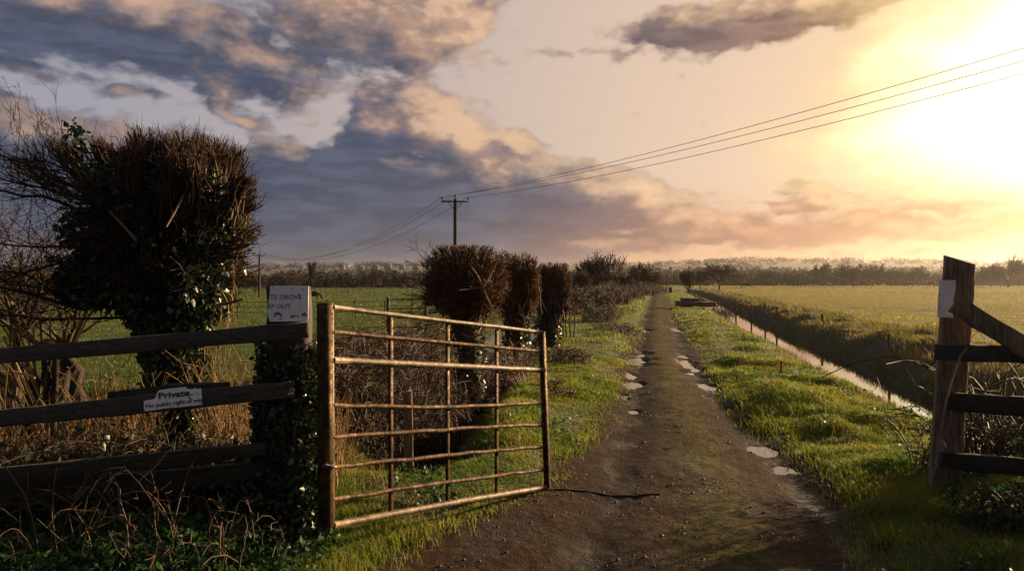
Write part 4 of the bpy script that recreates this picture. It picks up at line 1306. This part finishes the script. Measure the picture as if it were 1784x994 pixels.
# ------------------------------------------------------------------ undergrowth
def build_undergrowth():
    rng = np.random.default_rng(55)
    G = lambda px, Y: ((px - HX) / F * Y, Y, 0)
    # dead stems behind the left fence
    def stems(label, x0, x1, y0, y1, n, h, seed, mat='straw', r=.0035, lean=.25):
        g = np.random.default_rng(seed)
        y = g.uniform(y0, y1, n); x = (g.uniform(x0, x1, n) - HX) / F * y
        z = gh(x, y)
        hh = h * g.uniform(.4, 1.1, n)
        a = g.normal(size=n) * lean; b2 = g.normal(size=n) * lean
        tt = np.linspace(0, 1, 5)
        pts = np.stack([x, y, z - .02], 1)[:, None] + np.stack([np.outer(a * hh, tt ** 1.5), np.outer(b2 * hh, tt ** 1.5), np.outer(hh, tt)], -1)
        pts[:, 1:] += g.normal(size=(n, 4, 3)) * .012
        mb = MB(); mb.tubes(pts, np.full((n, 5), 1.) * np.array([1.1, 1, .9, .8, .6]) * (r * g.uniform(.6, 1.5, n))[:, None], 4)
        m = n * 2; idx = g.integers(0, n, m); k = g.integers(2, 5, m); s = pts[idx, k]
        dd = g.normal(size=(m, 3)) * .7 + UP * .5; L = g.uniform(.04, .16, m)[:, None] * h
        mb.tubes(np.stack([s, s + dd * L * .5, s + dd * L], 1), np.full((m, 3), r * .6), 3)
        c = np.array(((x0 + x1) / 2, (y0 + y1) / 2)); X0 = (c[0] - HX) / F * c[1]
        t = thing('dead_stems', label, 'dead plants', (X0, c[1], ground_z(X0, c[1])), 'dead stem clumps behind the left fence')
        part('stalks', mb, M[mat], t)
    stems('pale dead stems behind the fence at the left edge of the picture', -120, 110, 4.9, 6.6, 190, 1.0, 1, lean=.45)
    stems('golden dead stems between the stump and the ivy-clad tree', 130, 285, 5.2, 6.8, 260, .72, 2)
    stems('golden dead stems between the ivy-clad tree and the gate post', 365, 470, 5.2, 6.6, 260, .78, 3, r=.003)
    stems('tan dead stems in the gap between the gate post and the gate', 535, 600, 5.2, 6.6, 110, .6, 4, r=.003)
    # stump with cut stems at the left
    Y = 5.6
    b = P(70, 820, Y); b[2] = ground_z(b[0], b[1])
    t = thing('coppice_stump', 'small cut back stump with sawn orange top behind the fence, far left', 'stump', b)
    mb = MB()
    for a, e, r in (((62, 830), (60, 655), .035), ((80, 830), (92, 640), .04), ((72, 830), (78, 598), .03), ((90, 800), (98, 610), .025), ((60, 700), (35, 640), .02), ((86, 700), (120, 640), .018)):
        pa = P(*a, Y); pe = P(*e, Y + rng.uniform(-.1, .1)); pa[2] = min(pa[2], b[2] + .6) if a[1] > 790 else pa[2]
        if a[1] > 790: pa[2] = b[2] - .03
        mb.tubes([pa, (pa + pe) / 2 + rng.normal(size=3) * .02, pe], [r * 1.15, r, r * .9], 8)
    part('stems', mb, M['bark'], t, smooth=True)
    mb = MB()
    for i in range(34):
        x0 = rng.uniform(-30, 120); a = P(x0, rng.uniform(640, 800), Y - .12 + rng.uniform(-.2, .3)); e = P(x0 - rng.uniform(-30, 110), rng.uniform(540, 620), Y + rng.uniform(-.3, .3))
        mb.tubes([a, (a + e) / 2 + rng.normal(size=3) * .03, e], [.009, .008, .006], 5)
    part('shoots', mb, M['straw'], t)
    mb = MB(); c = P(84, 592, Y - .02)
    mb.tubes([c - UP * .05, c + UP * .01], [.035, .032], 9)
    part('sawn_top', mb, M['straw'], t)
    # bare young trees behind it, sunlit thin trunks crossing the sky
    for i, (px, ptop, Y, H, sd, lab) in enumerate(((165, 350, 9.5, 2.6, 3, 'slender leaning bare sapling left of the ivy-clad tree'), (20, 330, 10.5, 2.9, 5, 'bare twiggy sapling at the left edge behind the fence'), (105, 380, 12, 2.5, 6, 'thin bare sapling half hidden by dark limbs left of the ivy-clad tree'))):
        bb = P(px, 600, Y); bb[2] = ground_z(bb[0], bb[1])
        bare_tree('bare_sapling', lab, bb, H, 2.0, sd, .0042, 'bare saplings behind the left fence', trunk_frac=.35, lean=-.35 if i == 0 else .1, n0=6, nch=(4, 4, 3))
    # canes arching in front of the fence
    for i, (px, Y, w, n, h, lab) in enumerate(((60, 3.75, .9, 38, .62, 'brown bramble canes arching in front of the fence at the lower left corner'), (250, 3.95, .7, 34, .5, 'brown bramble canes arching below the Private sign'), (420, 4.15, .5, 22, .36, 'low bramble canes at the foot of the ivy-covered post'))):
        bb = G(px, Y)
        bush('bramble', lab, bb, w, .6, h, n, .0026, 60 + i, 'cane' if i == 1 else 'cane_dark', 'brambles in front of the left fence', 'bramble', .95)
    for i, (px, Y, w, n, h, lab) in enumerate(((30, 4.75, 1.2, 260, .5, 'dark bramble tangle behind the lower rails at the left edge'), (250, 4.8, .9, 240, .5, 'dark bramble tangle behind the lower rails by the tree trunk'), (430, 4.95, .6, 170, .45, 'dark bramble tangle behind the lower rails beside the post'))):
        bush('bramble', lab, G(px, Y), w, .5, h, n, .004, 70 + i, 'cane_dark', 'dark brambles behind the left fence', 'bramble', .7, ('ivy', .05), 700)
    # nettles / cow parsley ground cover at the bottom left
    N = 15000
    y = rng.uniform(3.3, 4.75, N); px = rng.uniform(-150, 600, N); x = (px - HX) / F * y
    dn = fbm(x * 2.1, y * 2.4, 88, 3)
    k = (dn > -.18) & (x < eL(y) - .05); x, y, dn = x[k], y[k], dn[k]
    z = gh(x, y) + rng.uniform(0, 1, len(x)) * (.05 + .15 * np.clip(dn + .2, 0, 1))
    mb = MB(); mb.leaves(np.stack([x, y, z], 1), .042, rng, 1.2, .62)
    solo('ground_cover', mb, M['nettle'], (0, 0, 0), 'dark green nettles and weeds in front of the left fence', 'weeds', kind='stuff')
    # thicket behind the gate on the far bank of the left ditch
    for i, (px, Y, w, d, h, n, lab) in enumerate(((600, 8.2, 1.3, 1.0, .85, 420, 'brown bramble thicket behind the hinge side of the gate'), (690, 9.2, 1.5, 1.2, 1.0, 520, 'tall brown bramble thicket behind the middle of the gate'),
                                                  (745, 11.5, 1.4, 1.5, 1.0, 420, 'bramble thicket at the foot of the widest clipped pollard'), (860, 12.6, 1.1, 1.4, .7, 340, 'low bramble thicket between the first two clipped pollards'), (640, 13, 2.2, 1.5, .9, 380, 'hazy brown scrub in the field behind the gate'))):
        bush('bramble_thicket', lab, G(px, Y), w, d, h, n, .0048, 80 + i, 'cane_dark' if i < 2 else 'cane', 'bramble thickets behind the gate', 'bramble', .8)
    # heap of cut brash on the left verge
    for i, (px, Y, w, d, h, n, lab) in enumerate(((985, 15.5, .9, 2.0, .22, 260, 'flat heap of brown brash on the left verge beyond the gate'), (965, 11.0, .5, 1.2, .16, 160, 'small heap of brown brash just beyond the end of the gate'), (1045, 30, 1.4, 1.6, .7, 200, 'dark rounded bramble mound on the left bank'), (1075, 24, 1.2, 2.5, .3, 200, 'low brown weeds on the left bank short of the mound'))):
        bush('brash_heap', lab, G(px, Y), w, d, h, n, .006, 90 + i, 'cane_dark', None, 'brushwood', 1.3)
    # brambles behind the right fence
    for i, (px, Y, w, d, h, n, lab, mat) in enumerate(((1765, 6.5, 1.0, .7, 1.15, 60, 'tall sparse bramble canes behind the right fence brace', 'cane_dark'), (1745, 6.3, 1.2, .8, .6, 240, 'dense low bramble behind the lower rails of the right fence', 'cane_dark'), (1790, 5.0, .9, .5, .28, 160, 'dark weeds in front of the right fence', 'cane_dark'))):
        bush('bramble', lab, G(px, Y), w, d, h, n, .0055 if i == 0 else .004, 120 + i, mat, 'brambles by the right fence', 'bramble', .8, ('nettle', .035), 0 if i == 0 else 600)
    # grass clump on the rail by the right post
    # hedge that runs on out of the picture to the right and shades the gateway
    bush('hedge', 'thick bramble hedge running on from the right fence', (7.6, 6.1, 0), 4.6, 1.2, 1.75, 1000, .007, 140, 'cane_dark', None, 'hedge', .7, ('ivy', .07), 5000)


build_undergrowth()


# ------------------------------------------------------------------ stakes, logs, small things
def build_small():
    rng = np.random.default_rng(66)

    def stake(px, pt, pb, Y, wpx, lab, name='stake', mat='postwood', lean=0, group=None):
        b = P(px, pb, Y); b[2] = ground_z(b[0], b[1]) - .05
        w = wpx / F * Y * (.75 if group else 1)
        mb = rough_post(b, P(px + lean, pt, Y), unit((1, .25, 0)), unit((-.25, 1, 0)), w, w, rng, slant=(w * .15, 0), rough=w * .03)
        solo(name, mb, M[mat], b, lab, 'stake', group)
    stake(714, 681, 800, 7.15, 15, 'short square wooden stake behind the middle of the open gate', lean=-4)
    G_ = 'fence stakes along the right ditch bank'
    for px, pt, Y, w, lab, ln in ((1549, 580, 17.5, 5, 'stout leaning fence stake on the right bank nearest the white-plated post', 0), (1433, 547, 26, 4.5, 'pale fence stake alone on the right ditch bank, second nearest', -1), (1353, 533, 34, 3.5, 'dark thin fence stake on the right bank, right one of a close pair', 0),
                                  (1333, 529, 37, 3, 'dark thin fence stake on the right bank, left one of a close pair', 0), (1309, 530, 40, 3, 'very short fence stake on the right bank left of the close pair', 0), (1282, 519, 45, 3, 'tallest-looking far fence stake on the right bank near the log stack', 0)):
        stake(px, pt, 600, Y, w, lab, lean=ln, group=G_)
    stake(1360, 628, 665, 13.2, 4, 'thin pale stake in the green right verge', mat='straw', lean=1)
    stake(1449, 657, 668, 14.1, 5, 'thin dark leaning stake at the edge of the ditch water', mat='mosswood', lean=6)
    stake(999, 517, 540, 40, 6, 'pale square stake left of the track beside the brown hedge')
    stake(1168, 500, 508, 95, 5, 'low dark stake at the far end of the track')
    # stacked timbers beside the ditch (small footbridge of sleepers)
    Y = 46
    c = P(1212, 535, Y)
    gz = ground_z(c[0], c[1])
    t = thing('timber_stack', 'low stack of brown timbers beside the right ditch down the track', 'timber stack', (c[0], c[1], gz))
    for i in range(5):
        y = Y - .6 + i * .32
        a = np.array((c[0] - 1.0, y, gz + .17)); b = np.array((c[0] + 1.05, y + .2, gz + .15))
        part('timber', beam([a, b], unit((.1, -1, 0)), [.26, .26], .28, rng, .012), M['log'], t)
    for i in range(2):
        a = np.array((c[0] - .8, Y - .2 + i * .5, gz + .40)); b = np.array((c[0] + .15, Y - .1 + i * .5, gz + .38))
        part('timber', beam([a, b], unit((.1, -1, 0)), [.2, .2], .24, rng, .012), M['log'], t)
    # low hurdle of sticks on the left
    b = P(975, 560, 21); gz = ground_z(b[0], b[1])
    t = thing('cut_hedge', 'row of upright cut hedge stems beside the farthest clipped pollard', 'hedge', (b[0], b[1], gz), None)
    mb = MB()
    for i in range(9):
        x = b[0] - .35 + i * .09; mb.tubes([(x, 21 + rng.normal() * .08, gz - .05), (x + rng.normal() * .03, 21, gz + .4), (x + rng.normal() * .05, 21, gz + .72)], [.022, .018, .016], 5)
    part('stalks', mb, M['bark'], t)
    mb = MB()
    n = 420; s = np.stack([b[0] + rng.uniform(-.45, .5, n), 21 + rng.normal(size=n) * .12, gz + rng.uniform(.6, .8, n)], 1); d = rng.normal(size=(n, 3)) * .1
    mb.tubes(np.stack([s, s + d * .5, s + d], 1), np.full((n, 3), .006), 3)
    part('twigs', mb, M['shoot'], t)


build_small()


# ------------------------------------------------------------------ power line
def build_power():
    rng = np.random.default_rng(77)
    poles = [(np.array(((452 - HX) / F * 95, 95.)), 436, 1.55, 'distant wooden power pole standing in the left field'), (np.array(((793 - HX) / F * 50, 50.)), 340, 1.75, 'nearer wooden power pole rising behind the clipped pollards')]
    ldir = unit(np.append(poles[1][0] - poles[0][0], 0))
    arm = np.array((1., .12, 0)); arm = unit(arm)
    heads = []
    for (xy, ptop, aw, lab) in poles:
        Y = xy[1]; top = CH - (ptop + 6 - HY) / F * Y
        gz = ground_z(*xy)
        t = thing('power_pole', lab, 'power pole', (xy[0], xy[1], gz), 'wooden power poles')
        b0, b1 = np.array((xy[0], xy[1], gz - .3)), np.array((xy[0], xy[1], top))
        mb = MB(); mb.tubes([b0, (b0 + b1) / 2, b1], [.14, .12, .10], 10); part('pole', mb, M['pole'], t, smooth=True)
        mb = MB(); c = b1 - UP * .18; mb.box(c - arm * aw / 2, c + arm * aw / 2, UP, unit(np.cross(arm, UP)), .09, .09); part('crossarm', mb, M['pole'], t)
        for sgn in (-1, 1):
            mb = MB(); mb.tubes([c + arm * sgn * .42 - UP * .04, c - UP * .5 + arm * sgn * .08], [.022, .022], 6); part('strut', mb, M['pole'], t)
        hs = []
        for k in (-1, 0, 1):
            q = c + arm * k * (aw / 2 - .06) + UP * (.05 if k else .20)
            mb = MB(); mb.tubes([q, q + UP * .07, q + UP * .09, q + UP * .2, q + UP * .24], [.018, .018, .06, .065, .03], 9)
            part('insulator', mb, M['porcelain'], t, smooth=True); hs.append(q + UP * .21)
        heads.append(hs)
    # wires: far span, and the long span to a pole out of the picture on the right
    nxt = [P(1784, y, yy) for y, yy in ((84, 21.0), (106, 21.0), (128, 21.0))]
    labs = ('upper', 'middle', 'lower')
    for k in range(3):
        a, b = heads[0][k], heads[1][k]
        tt = np.linspace(0, 1, 40)[:, None]
        p1 = a + (b - a) * tt - UP * 4 * 2.1 * tt * (1 - tt)
        far = nxt[k]
        d = far - b
        e = b + d * 1.55
        t2 = np.linspace(0, 1, 60)[1:, None]
        p2 = b + (e - b) * t2 + UP * 0
        # sag shaped so that the wire still passes through the far point
        s = .9; ts = 1 / 1.55
        p2 = p2 - UP * (4 * s * t2 * (1 - t2)) + UP * (t2 / ts) * (4 * s * ts * (1 - ts))
        pts = np.concatenate([p1, p2])
        mb = MB(); mb.tubes(pts, np.full(len(pts), .011), 5)
        solo('power_line', mb, M['wire'], b, f'{labs[k]} of the three thin power lines crossing the sky to the right', 'power line', 'power lines', smooth=True)


build_power()


# ------------------------------------------------------------------ far trees, hedges, woodland
def at(px, Y):
    x = (px - HX) / F * Y
    return (x, Y, ground_z(x, Y))


def build_far():
    def H(ptop, Y, base): return CH + (HY - ptop) / F * Y - base[2]
    # roadside trees on the left, beyond the pollards
    for (px, Y, ptop, wpx, seed, lab, rm, tf) in ((1040, 55, 443, 74, 1, 'tall bare twiggy tree left of the track, above the brown hedge', .014, .12), (1112, 85, 459, 45, 2, 'thin bare tree left of the track, farther down the hedge', .018, .15),
                                                  (1016, 48, 470, 34, 3, 'short bare tree just behind the clipped pollards', .012, .12), (1137, 110, 474, 22, 4, 'small round bare tree at the far end of the left hedge', .022, .3),
                                                  (1090, 70, 470, 40, 8, 'broad low bare tree between the two tall hedge trees', .016, .12)):
        b = at(px, Y); h = H(ptop, Y, b)
        bare_tree('bare_tree', lab, b, h, wpx / F * Y, 200 + seed, rm * 1.15, 'bare roadside trees left of the track', trunk_frac=tf, n0=9, nch=(7, 6, 5), up=.9, spread=.5)
    for i, (px, Y, w, d, h, n, lab) in enumerate(((1000, 36, 1.6, 2.0, 1.2, 260, 'brown hedge bush nearest the clipped pollards'), (1030, 44, 2.4, 3, 1.2, 300, 'brown hedge bush below the tall bare tree'), (1062, 52, 2.4, 4, 1.3, 300, 'wide brown hedge bush right of the tall bare tree'),
                                                  (1090, 66, 2.6, 6, 1.2, 300, 'brown hedge bush halfway along the left of the track'), (1118, 84, 3, 8, 1.3, 280, 'far brown hedge bush left of the track'), (1136, 105, 3, 8, 1.2, 240, 'farthest brown hedge bush left of the track'))):
        x, y, z = at(px, Y)
        bush('hedge_bush', lab, (x, y, 0), w, d, h, n, .0105 + .00012 * Y, 220 + i, 'twig', 'brown hedge bushes left of the track', 'bush', .5)
    # right side trees
    T = [(1200, 100, 471, 24, .10, 'dense dark upright tree right of the far track', 0), (1253, 124, 458, 46, .35, 'bare tree with a clear trunk right of the track', 0), (1220, 150, 468, 22, .2, 'small hazy tree between the dense tree and the clear-trunked tree', 0),
         (1284, 260, 474, 26, .2, 'low bare tree just right of the clear-trunked tree', 0), (1336, 250, 470, 24, .3, 'small bare tree by the dark cow at the field edge', 0), (1381, 255, 472, 30, .2, 'round bare tree on the far field edge, second past the cow', 0),
         (1430, 265, 460, 34, .25, 'taller bare tree at the middle of the far field edge', 0), (1488, 230, 458, 44, .25, 'bare tree with a leaning trunk on the far field edge', -.5), (1521, 240, 460, 34, .2, 'rounded bare tree right of the leaning-trunk tree', 0),
         (1556, 270, 468, 30, .2, 'low bare tree left of the white-plated post', 0), (1600, 270, 464, 34, .2, 'bare tree close to the left edge of the white-plated post', 0), (1726, 220, 462, 34, .2, 'hazy bare tree right of the white-plated post', 0), (1756, 200, 442, 44, .2, 'tall hazy bare tree near the right edge of the picture', 0),
         (1800, 240, 460, 50, .2, 'hazy bare tree cut by the right edge of the picture', 0)]
    for i, (px, Y, ptop, wpx, tf, lab, ln) in enumerate(T):
        b = at(px, Y); h = H(ptop, Y, b)
        bare_tree('bare_tree', lab, b, h, wpx / F * Y * 1.15, 300 + i, .00022 * Y, 'bare trees along the right field', trunk_frac=tf, lean=ln, n0=9 if i else 12, nch=(6, 5, 4), up=.5 if i else 1.3, spread=.6 if i else .4)
    # left side trees
    T = [(543, 190, 457, 12, 'slim upright poplar-like tree rising above the left hedge', .08), (600, 200, 469, 36, 'low rounded tree just right of the slim tree on the left', .15), (650, 205, 468, 34, 'low rounded tree midway along the far left hedge', .15), (700, 180, 472, 36, 'low tree at the far left hedge near the clipped pollards', .15),
         (445, 130, 474, 40, 'dark bush-like tree beside the distant power pole', .08), (500, 200, 471, 40, 'low broad tree left of the slim tree', .12), (30, 120, 458, 90, 'dark broad tree in the hedge at the left edge', .12), (150, 120, 456, 90, 'dark tree in the left hedge behind the bare saplings', .12), (250, 130, 462, 70, 'dark hedge tree hidden mostly behind the ivy-clad tree', .12)]
    for i, (px, Y, ptop, wpx, lab, tf) in enumerate(T):
        b = at(px, Y); h = H(ptop, Y, b)
        bare_tree('bare_tree', lab, b, h, wpx / F * Y * 1.1, 340 + i, .00024 * Y, 'far trees along the left field', trunk_frac=tf, n0=8, nch=(5, 5, 4), up=.5 if i else 1.6, spread=.6 if i else .25)
    # woodland masses and hedge lines: too many to count
    rng = np.random.default_rng(9)
    mb = MB()

    def shards(c, rad, n, size):
        d = rng.normal(size=(n, 3)); d /= np.linalg.norm(d, axis=1, keepdims=True)
        p = c + d * rng.uniform(.3, 1, (n, 1)) ** .5 * rad
        e = rng.normal(size=(n, 2, 3)) * size
        v = np.stack([p, p + e[:, 0], p + e[:, 1]], 1).reshape(-1, 3)
        mb.add(v, np.arange(n * 3).reshape(-1, 3))
    # belts: (t0, t1, distance, depth, height, count)
    for (t0, t1, Y0, dep, hh, cnt) in ((-.95, -.08, 210, 40, 3.2, 330), (-.08, .22, 330, 60, 4.0, 140), (.19, .95, 285, 60, 4.6, 420), (-.95, .1, 420, 120, 8, 330), (.05, 1.0, 480, 150, 10, 380)):
        for i in range(cnt):
            t = rng.uniform(t0, t1); y = Y0 + rng.uniform(0, dep); x = t * y
            z = ground_z(x, y); h = hh * rng.uniform(.55, 1.15); w = h * rng.uniform(.5, 1.0)
            shards(np.array((x, y, z + h * .5)), np.array((w, w, h * .52)), 120, y * .0017)
    # wooded skyline on the hills, hedges across the slopes
    for i in range(1100):
        t = rng.uniform(-1.0, 1.0); y = rng.uniform(1250, 1650) if i % 3 else rng.uniform(800, 1250)
        x = t * y; z = ground_z(x, y); h = rng.uniform(4, 11); w = h * rng.uniform(.8, 2.4)
        if i % 3 == 0 and vn(np.array([t * 14]), np.array([y * .004]), 8)[0] < -.05: continue
        shards(np.array((x, y, z + h * .4)), np.array((w, w, h * .55)), 100, 1.0)
    solo('distant_woodland', mb, M['wood_far'], (0, 0, 0), 'hazy brown woods and hedges along the horizon', 'woodland', kind='stuff')


build_far()


def build_houses():
    rng = np.random.default_rng(31)
    pos = [(596, 700, 'pale house on the far left hillside, leftmost of the scattered village'), (628, 720, 'low pale house second from left in the hillside village'), (655, 690, 'pale house midway in the hillside village'), (676, 730, 'pale house right of the middle of the hillside village'), (700, 700, 'pale house second from right in the hillside village'), (724, 710, 'pale house closest to the clipped pollards in the hillside village')]
    for (px, Y, lab) in pos:
        y = Y + rng.uniform(250, 420); x = (px - HX) / F * y
        z = ground_z(x, y)
        t = thing('house', lab, 'house', (x, y, z), 'village houses on the left hill')
        w, d, h, r = rng.uniform(6, 11), 6, 3.0, 2.2
        zz = z + rng.uniform(1.5, 4.5)
        mb = MB(); mb.box((x, y, z - 1), (x, y, zz + h), (1, 0, 0), (0, 1, 0), w, d); part('wall', mb, M['wall'], t)
        mb = MB(); v = [(x - w / 2 - .3, y - d / 2 - .3, zz + h), (x + w / 2 + .3, y - d / 2 - .3, zz + h), (x + w / 2 + .3, y + d / 2 + .3, zz + h), (x - w / 2 - .3, y + d / 2 + .3, zz + h), (x - w / 2 - .3, y, zz + h + r), (x + w / 2 + .3, y, zz + h + r)]
        mb.add(v, [(0, 1, 5, 4), (2, 3, 4, 5)]); mb.f.append(np.array([(1, 2, 5), (3, 0, 4)])); rf = part('roof', mb, M['roof'], t)
        mb = MB(); mb.box((x + w * .3, y, zz + h + r - .6), (x + w * .3, y, zz + h + r + .9), (1, 0, 0), (0, 1, 0), .9, .7); part('chimney', mb, M['roof'], rf)
        for k in (-.28, .05, .3):
            mb = MB(); mb.box((x + w * k, y - d / 2 - .03, zz + 1.8), (x + w * k, y - d / 2 - .03, zz + 3.2), (1, 0, 0), (0, 1, 0), 1.2, .1); part('window', mb, M['pane'], t)


build_houses()


# ------------------------------------------------------------------ cattle
def make_cow_mesh(name, graze):
    """one continuous body grown over a skeleton, facing +x, standing on z = 0"""
    V = []; E = []; R = []

    def v(p, r, parent=None):
        V.append(p); R.append(r)
        if parent is not None: E.append((parent, len(V) - 1))
        return len(V) - 1
    hip = v((-.62, 0, 1.0), (.30, .36)); mid = v((-.1, 0, .92), (.36, .44), hip); sh = v((.45, 0, .96), (.30, .40), mid); ch = v((.68, 0, .98), (.2, .24), sh)
    if graze:
        n1 = v((.93, 0, .78), (.14, .17), ch); n2 = v((1.12, 0, .5), (.11, .13), n1); hd = v((1.2, 0, .3), (.11, .12), n2); mz = v((1.32, 0, .1), (.075, .08), hd)
    else:
        n1 = v((.92, 0, 1.15), (.14, .17), ch); n2 = v((1.08, 0, 1.28), (.12, .13), n1); hd = v((1.25, 0, 1.25), (.11, .12), n2); mz = v((1.5, 0, 1.1), (.075, .08), hd)
    for s in (-1, 1):
        v((V[n2][0] + .02, s * .2, V[n2][2] + .06), (.035, .03), n2)
        a = v((.5, s * .17, .66), (.11, .12), sh); b = v((.5, s * .18, .4), (.06, .065), a); c = v((.49, s * .18, .12), (.045, .05), b); v((.53, s * .18, .03), (.055, .06), c)
        a = v((-.6, s * .18, .7), (.14, .17), hip); b = v((-.74, s * .19, .45), (.065, .075), a); c = v((-.7, s * .19, .14), (.045, .05), b); v((-.66, s * .19, .03), (.055, .06), c)
    t1 = v((-.9, 0, 1.05), (.05, .05), hip); t2 = v((-.98, 0, .75), (.022, .022), t1); v((-.97, 0, .45), (.035, .035), t2)
    me = bpy.data.meshes.new(name); me.from_pydata(V, E, [])
    o = bpy.data.objects.new(name, me); COL.objects.link(o)
    md = o.modifiers.new('skin', 'SKIN')
    sv = me.skin_vertices[0].data if len(me.skin_vertices) else None
    if sv is None:
        bpy.context.view_layer.objects.active = o
        bpy.ops.mesh.customdata_skin_add(); sv = me.skin_vertices[0].data
    for i, r in enumerate(R): sv[i].radius = r
    sv[0].use_root = True
    sb = o.modifiers.new('sub', 'SUBSURF'); sb.levels = 1; sb.render_levels = 1
    dg = bpy.context.evaluated_depsgraph_get()
    res = bpy.data.meshes.new_from_object(o.evaluated_get(dg))
    bpy.data.objects.remove(o); bpy.data.meshes.remove(me)
    for p in res.polygons: p.use_smooth = True
    return res


def build_cattle():
    g = make_cow_mesh('cow', True); s = make_cow_mesh('cow', False)
    L = [(546, 80, g, 'cow_dark', .3, .74, 'black cow grazing in the left field right of the DROVE sign'), (78, 84, g, 'cow_white', 2.6, .72, 'white cow grazing in the left field seen under the dark limbs'),
         (1302, 165, g, 'cow_dark', 2.9, 1.0, 'lone dark cow grazing in the right field nearest the track'), (1386, 215, s, 'cow_brown', .3, 1.0, 'small brown cow standing on the far edge of the right field'), (1398, 215, g, 'cow_dark', 2.7, 1.0, 'dark cow grazing beside the small brown cow at the far edge'),
         (1444, 220, g, 'cow_white', .2, .9, 'pale cow at the far edge of the right field by the tall tree'), (1505, 220, g, 'cow_dark', .1, 1.1, 'dark cow right of the leaning-trunk tree'), (1584, 215, g, 'cow_brown', 3.0, 1.1, 'brown cow just left of the white-plated post'), (1624, 205, g, 'cow_dark', .1, 1.1, 'dark cow partly hidden at the edge of the white-plated post')]
    first = {}
    for (px, Y, me, m, rz, scl, lab) in L:
        key = (me.name, m)
        if key not in first:
            c = me.copy(); c.materials.clear(); c.materials.append(M[m]); first[key] = c
        o = bpy.data.objects.new('cow', first[key]); COL.objects.link(o)
        o.location = at(px, Y); o.rotation_euler = (0, 0, rz); o.scale = (scl, scl, scl)
        tag(o, lab, 'cow', 'cattle grazing in the fields')


build_cattle()


# ------------------------------------------------------------------ field fences on the left
def build_field_fences():
    rng = np.random.default_rng(41)

    def wire_fence(label, a, b, n, h, group='wire fences across the left field'):
        a, b = np.array(a, float), np.array(b, float)
        m = (a + b) / 2
        t = thing('wire_fence', label, 'fence', (m[0], m[1], ground_z(*m)), group)
        pts = [a + (b - a) * i / (n - 1) for i in range(n)]
        w = [MB(), MB(), MB()]
        tops = []
        for q in pts:
            z = ground_z(*q); mb = MB(); r = .032
            mb.tubes([(q[0], q[1], z - .05), (q[0] + rng.normal() * .03, q[1], z + h * rng.uniform(.9, 1.05))], [r, r * .9], 6); part('post', mb, M['pole'], t)
            tops.append((q[0], q[1], z))
        tops = np.array(tops)
        for k in range(3):
            mb = MB(); mb.tubes(tops + UP * h * (.35 + .28 * k), np.full(n, .012), 4); part('wire', mb, M['wire'], t)
    wire_fence('post and wire fence across the left field, behind the black cow', (-62, 95), (-9, 92), 22, 1.1)
    wire_fence('nearer post and wire fence in the left field, behind the gate top', (-16, 38), (-5, 40), 9, .9)
    wire_fence('old post and wire fence across the far right field', (38, 150), (130, 165), 24, .9, None)
    # dark field gate in the left field
    Y = 24; a = P(676, 545, Y); b = P(742, 545, Y)
    gz = ground_z(a[0], a[1])
    t = thing('field_gate', 'small dark field gate standing in the left field behind the thicket', 'gate', (a[0], a[1], gz))
    z0, z1 = gz + .12, CH - (521 - HY) / F * Y
    for x in (a[0], b[0]):
        mb = MB(); mb.box((x, Y, gz - .05), (x, Y, z1 + .06), (1, 0, 0), (0, 1, 0), .08, .08); part('stile', mb, M['dark'], t)
    for k in range(5):
        z = z0 + (z1 - z0) * k / 4; mb = MB(); mb.tubes([(a[0], Y - .06, z), (b[0], Y - .06, z)], [.022, .022], 6); part('rail', mb, M['dark'], t)


build_field_fences()

# ------------------------------------------------------------------ evening haze
mb = MB()
mb.box((0, 900, -3), (0, 900, 75), (1, 0, 0), (0, 1, 0), 8000, 3900)
hz = bpy.data.materials.new('evening_haze'); hz.use_nodes = True
nt = hz.node_tree; nt.nodes.remove(nt.nodes['Principled BSDF'])
pv = nt.nodes.new('ShaderNodeVolumePrincipled')
pv.inputs['Color'].default_value = (.95, .9, .86, 1); pv.inputs['Density'].default_value = .00017; pv.inputs['Anisotropy'].default_value = .78
nt.links.new(pv.outputs[0], nt.nodes['Material Output'].inputs['Volume'])
solo('haze', mb, hz, (0, 900, -3), kind='stuff')
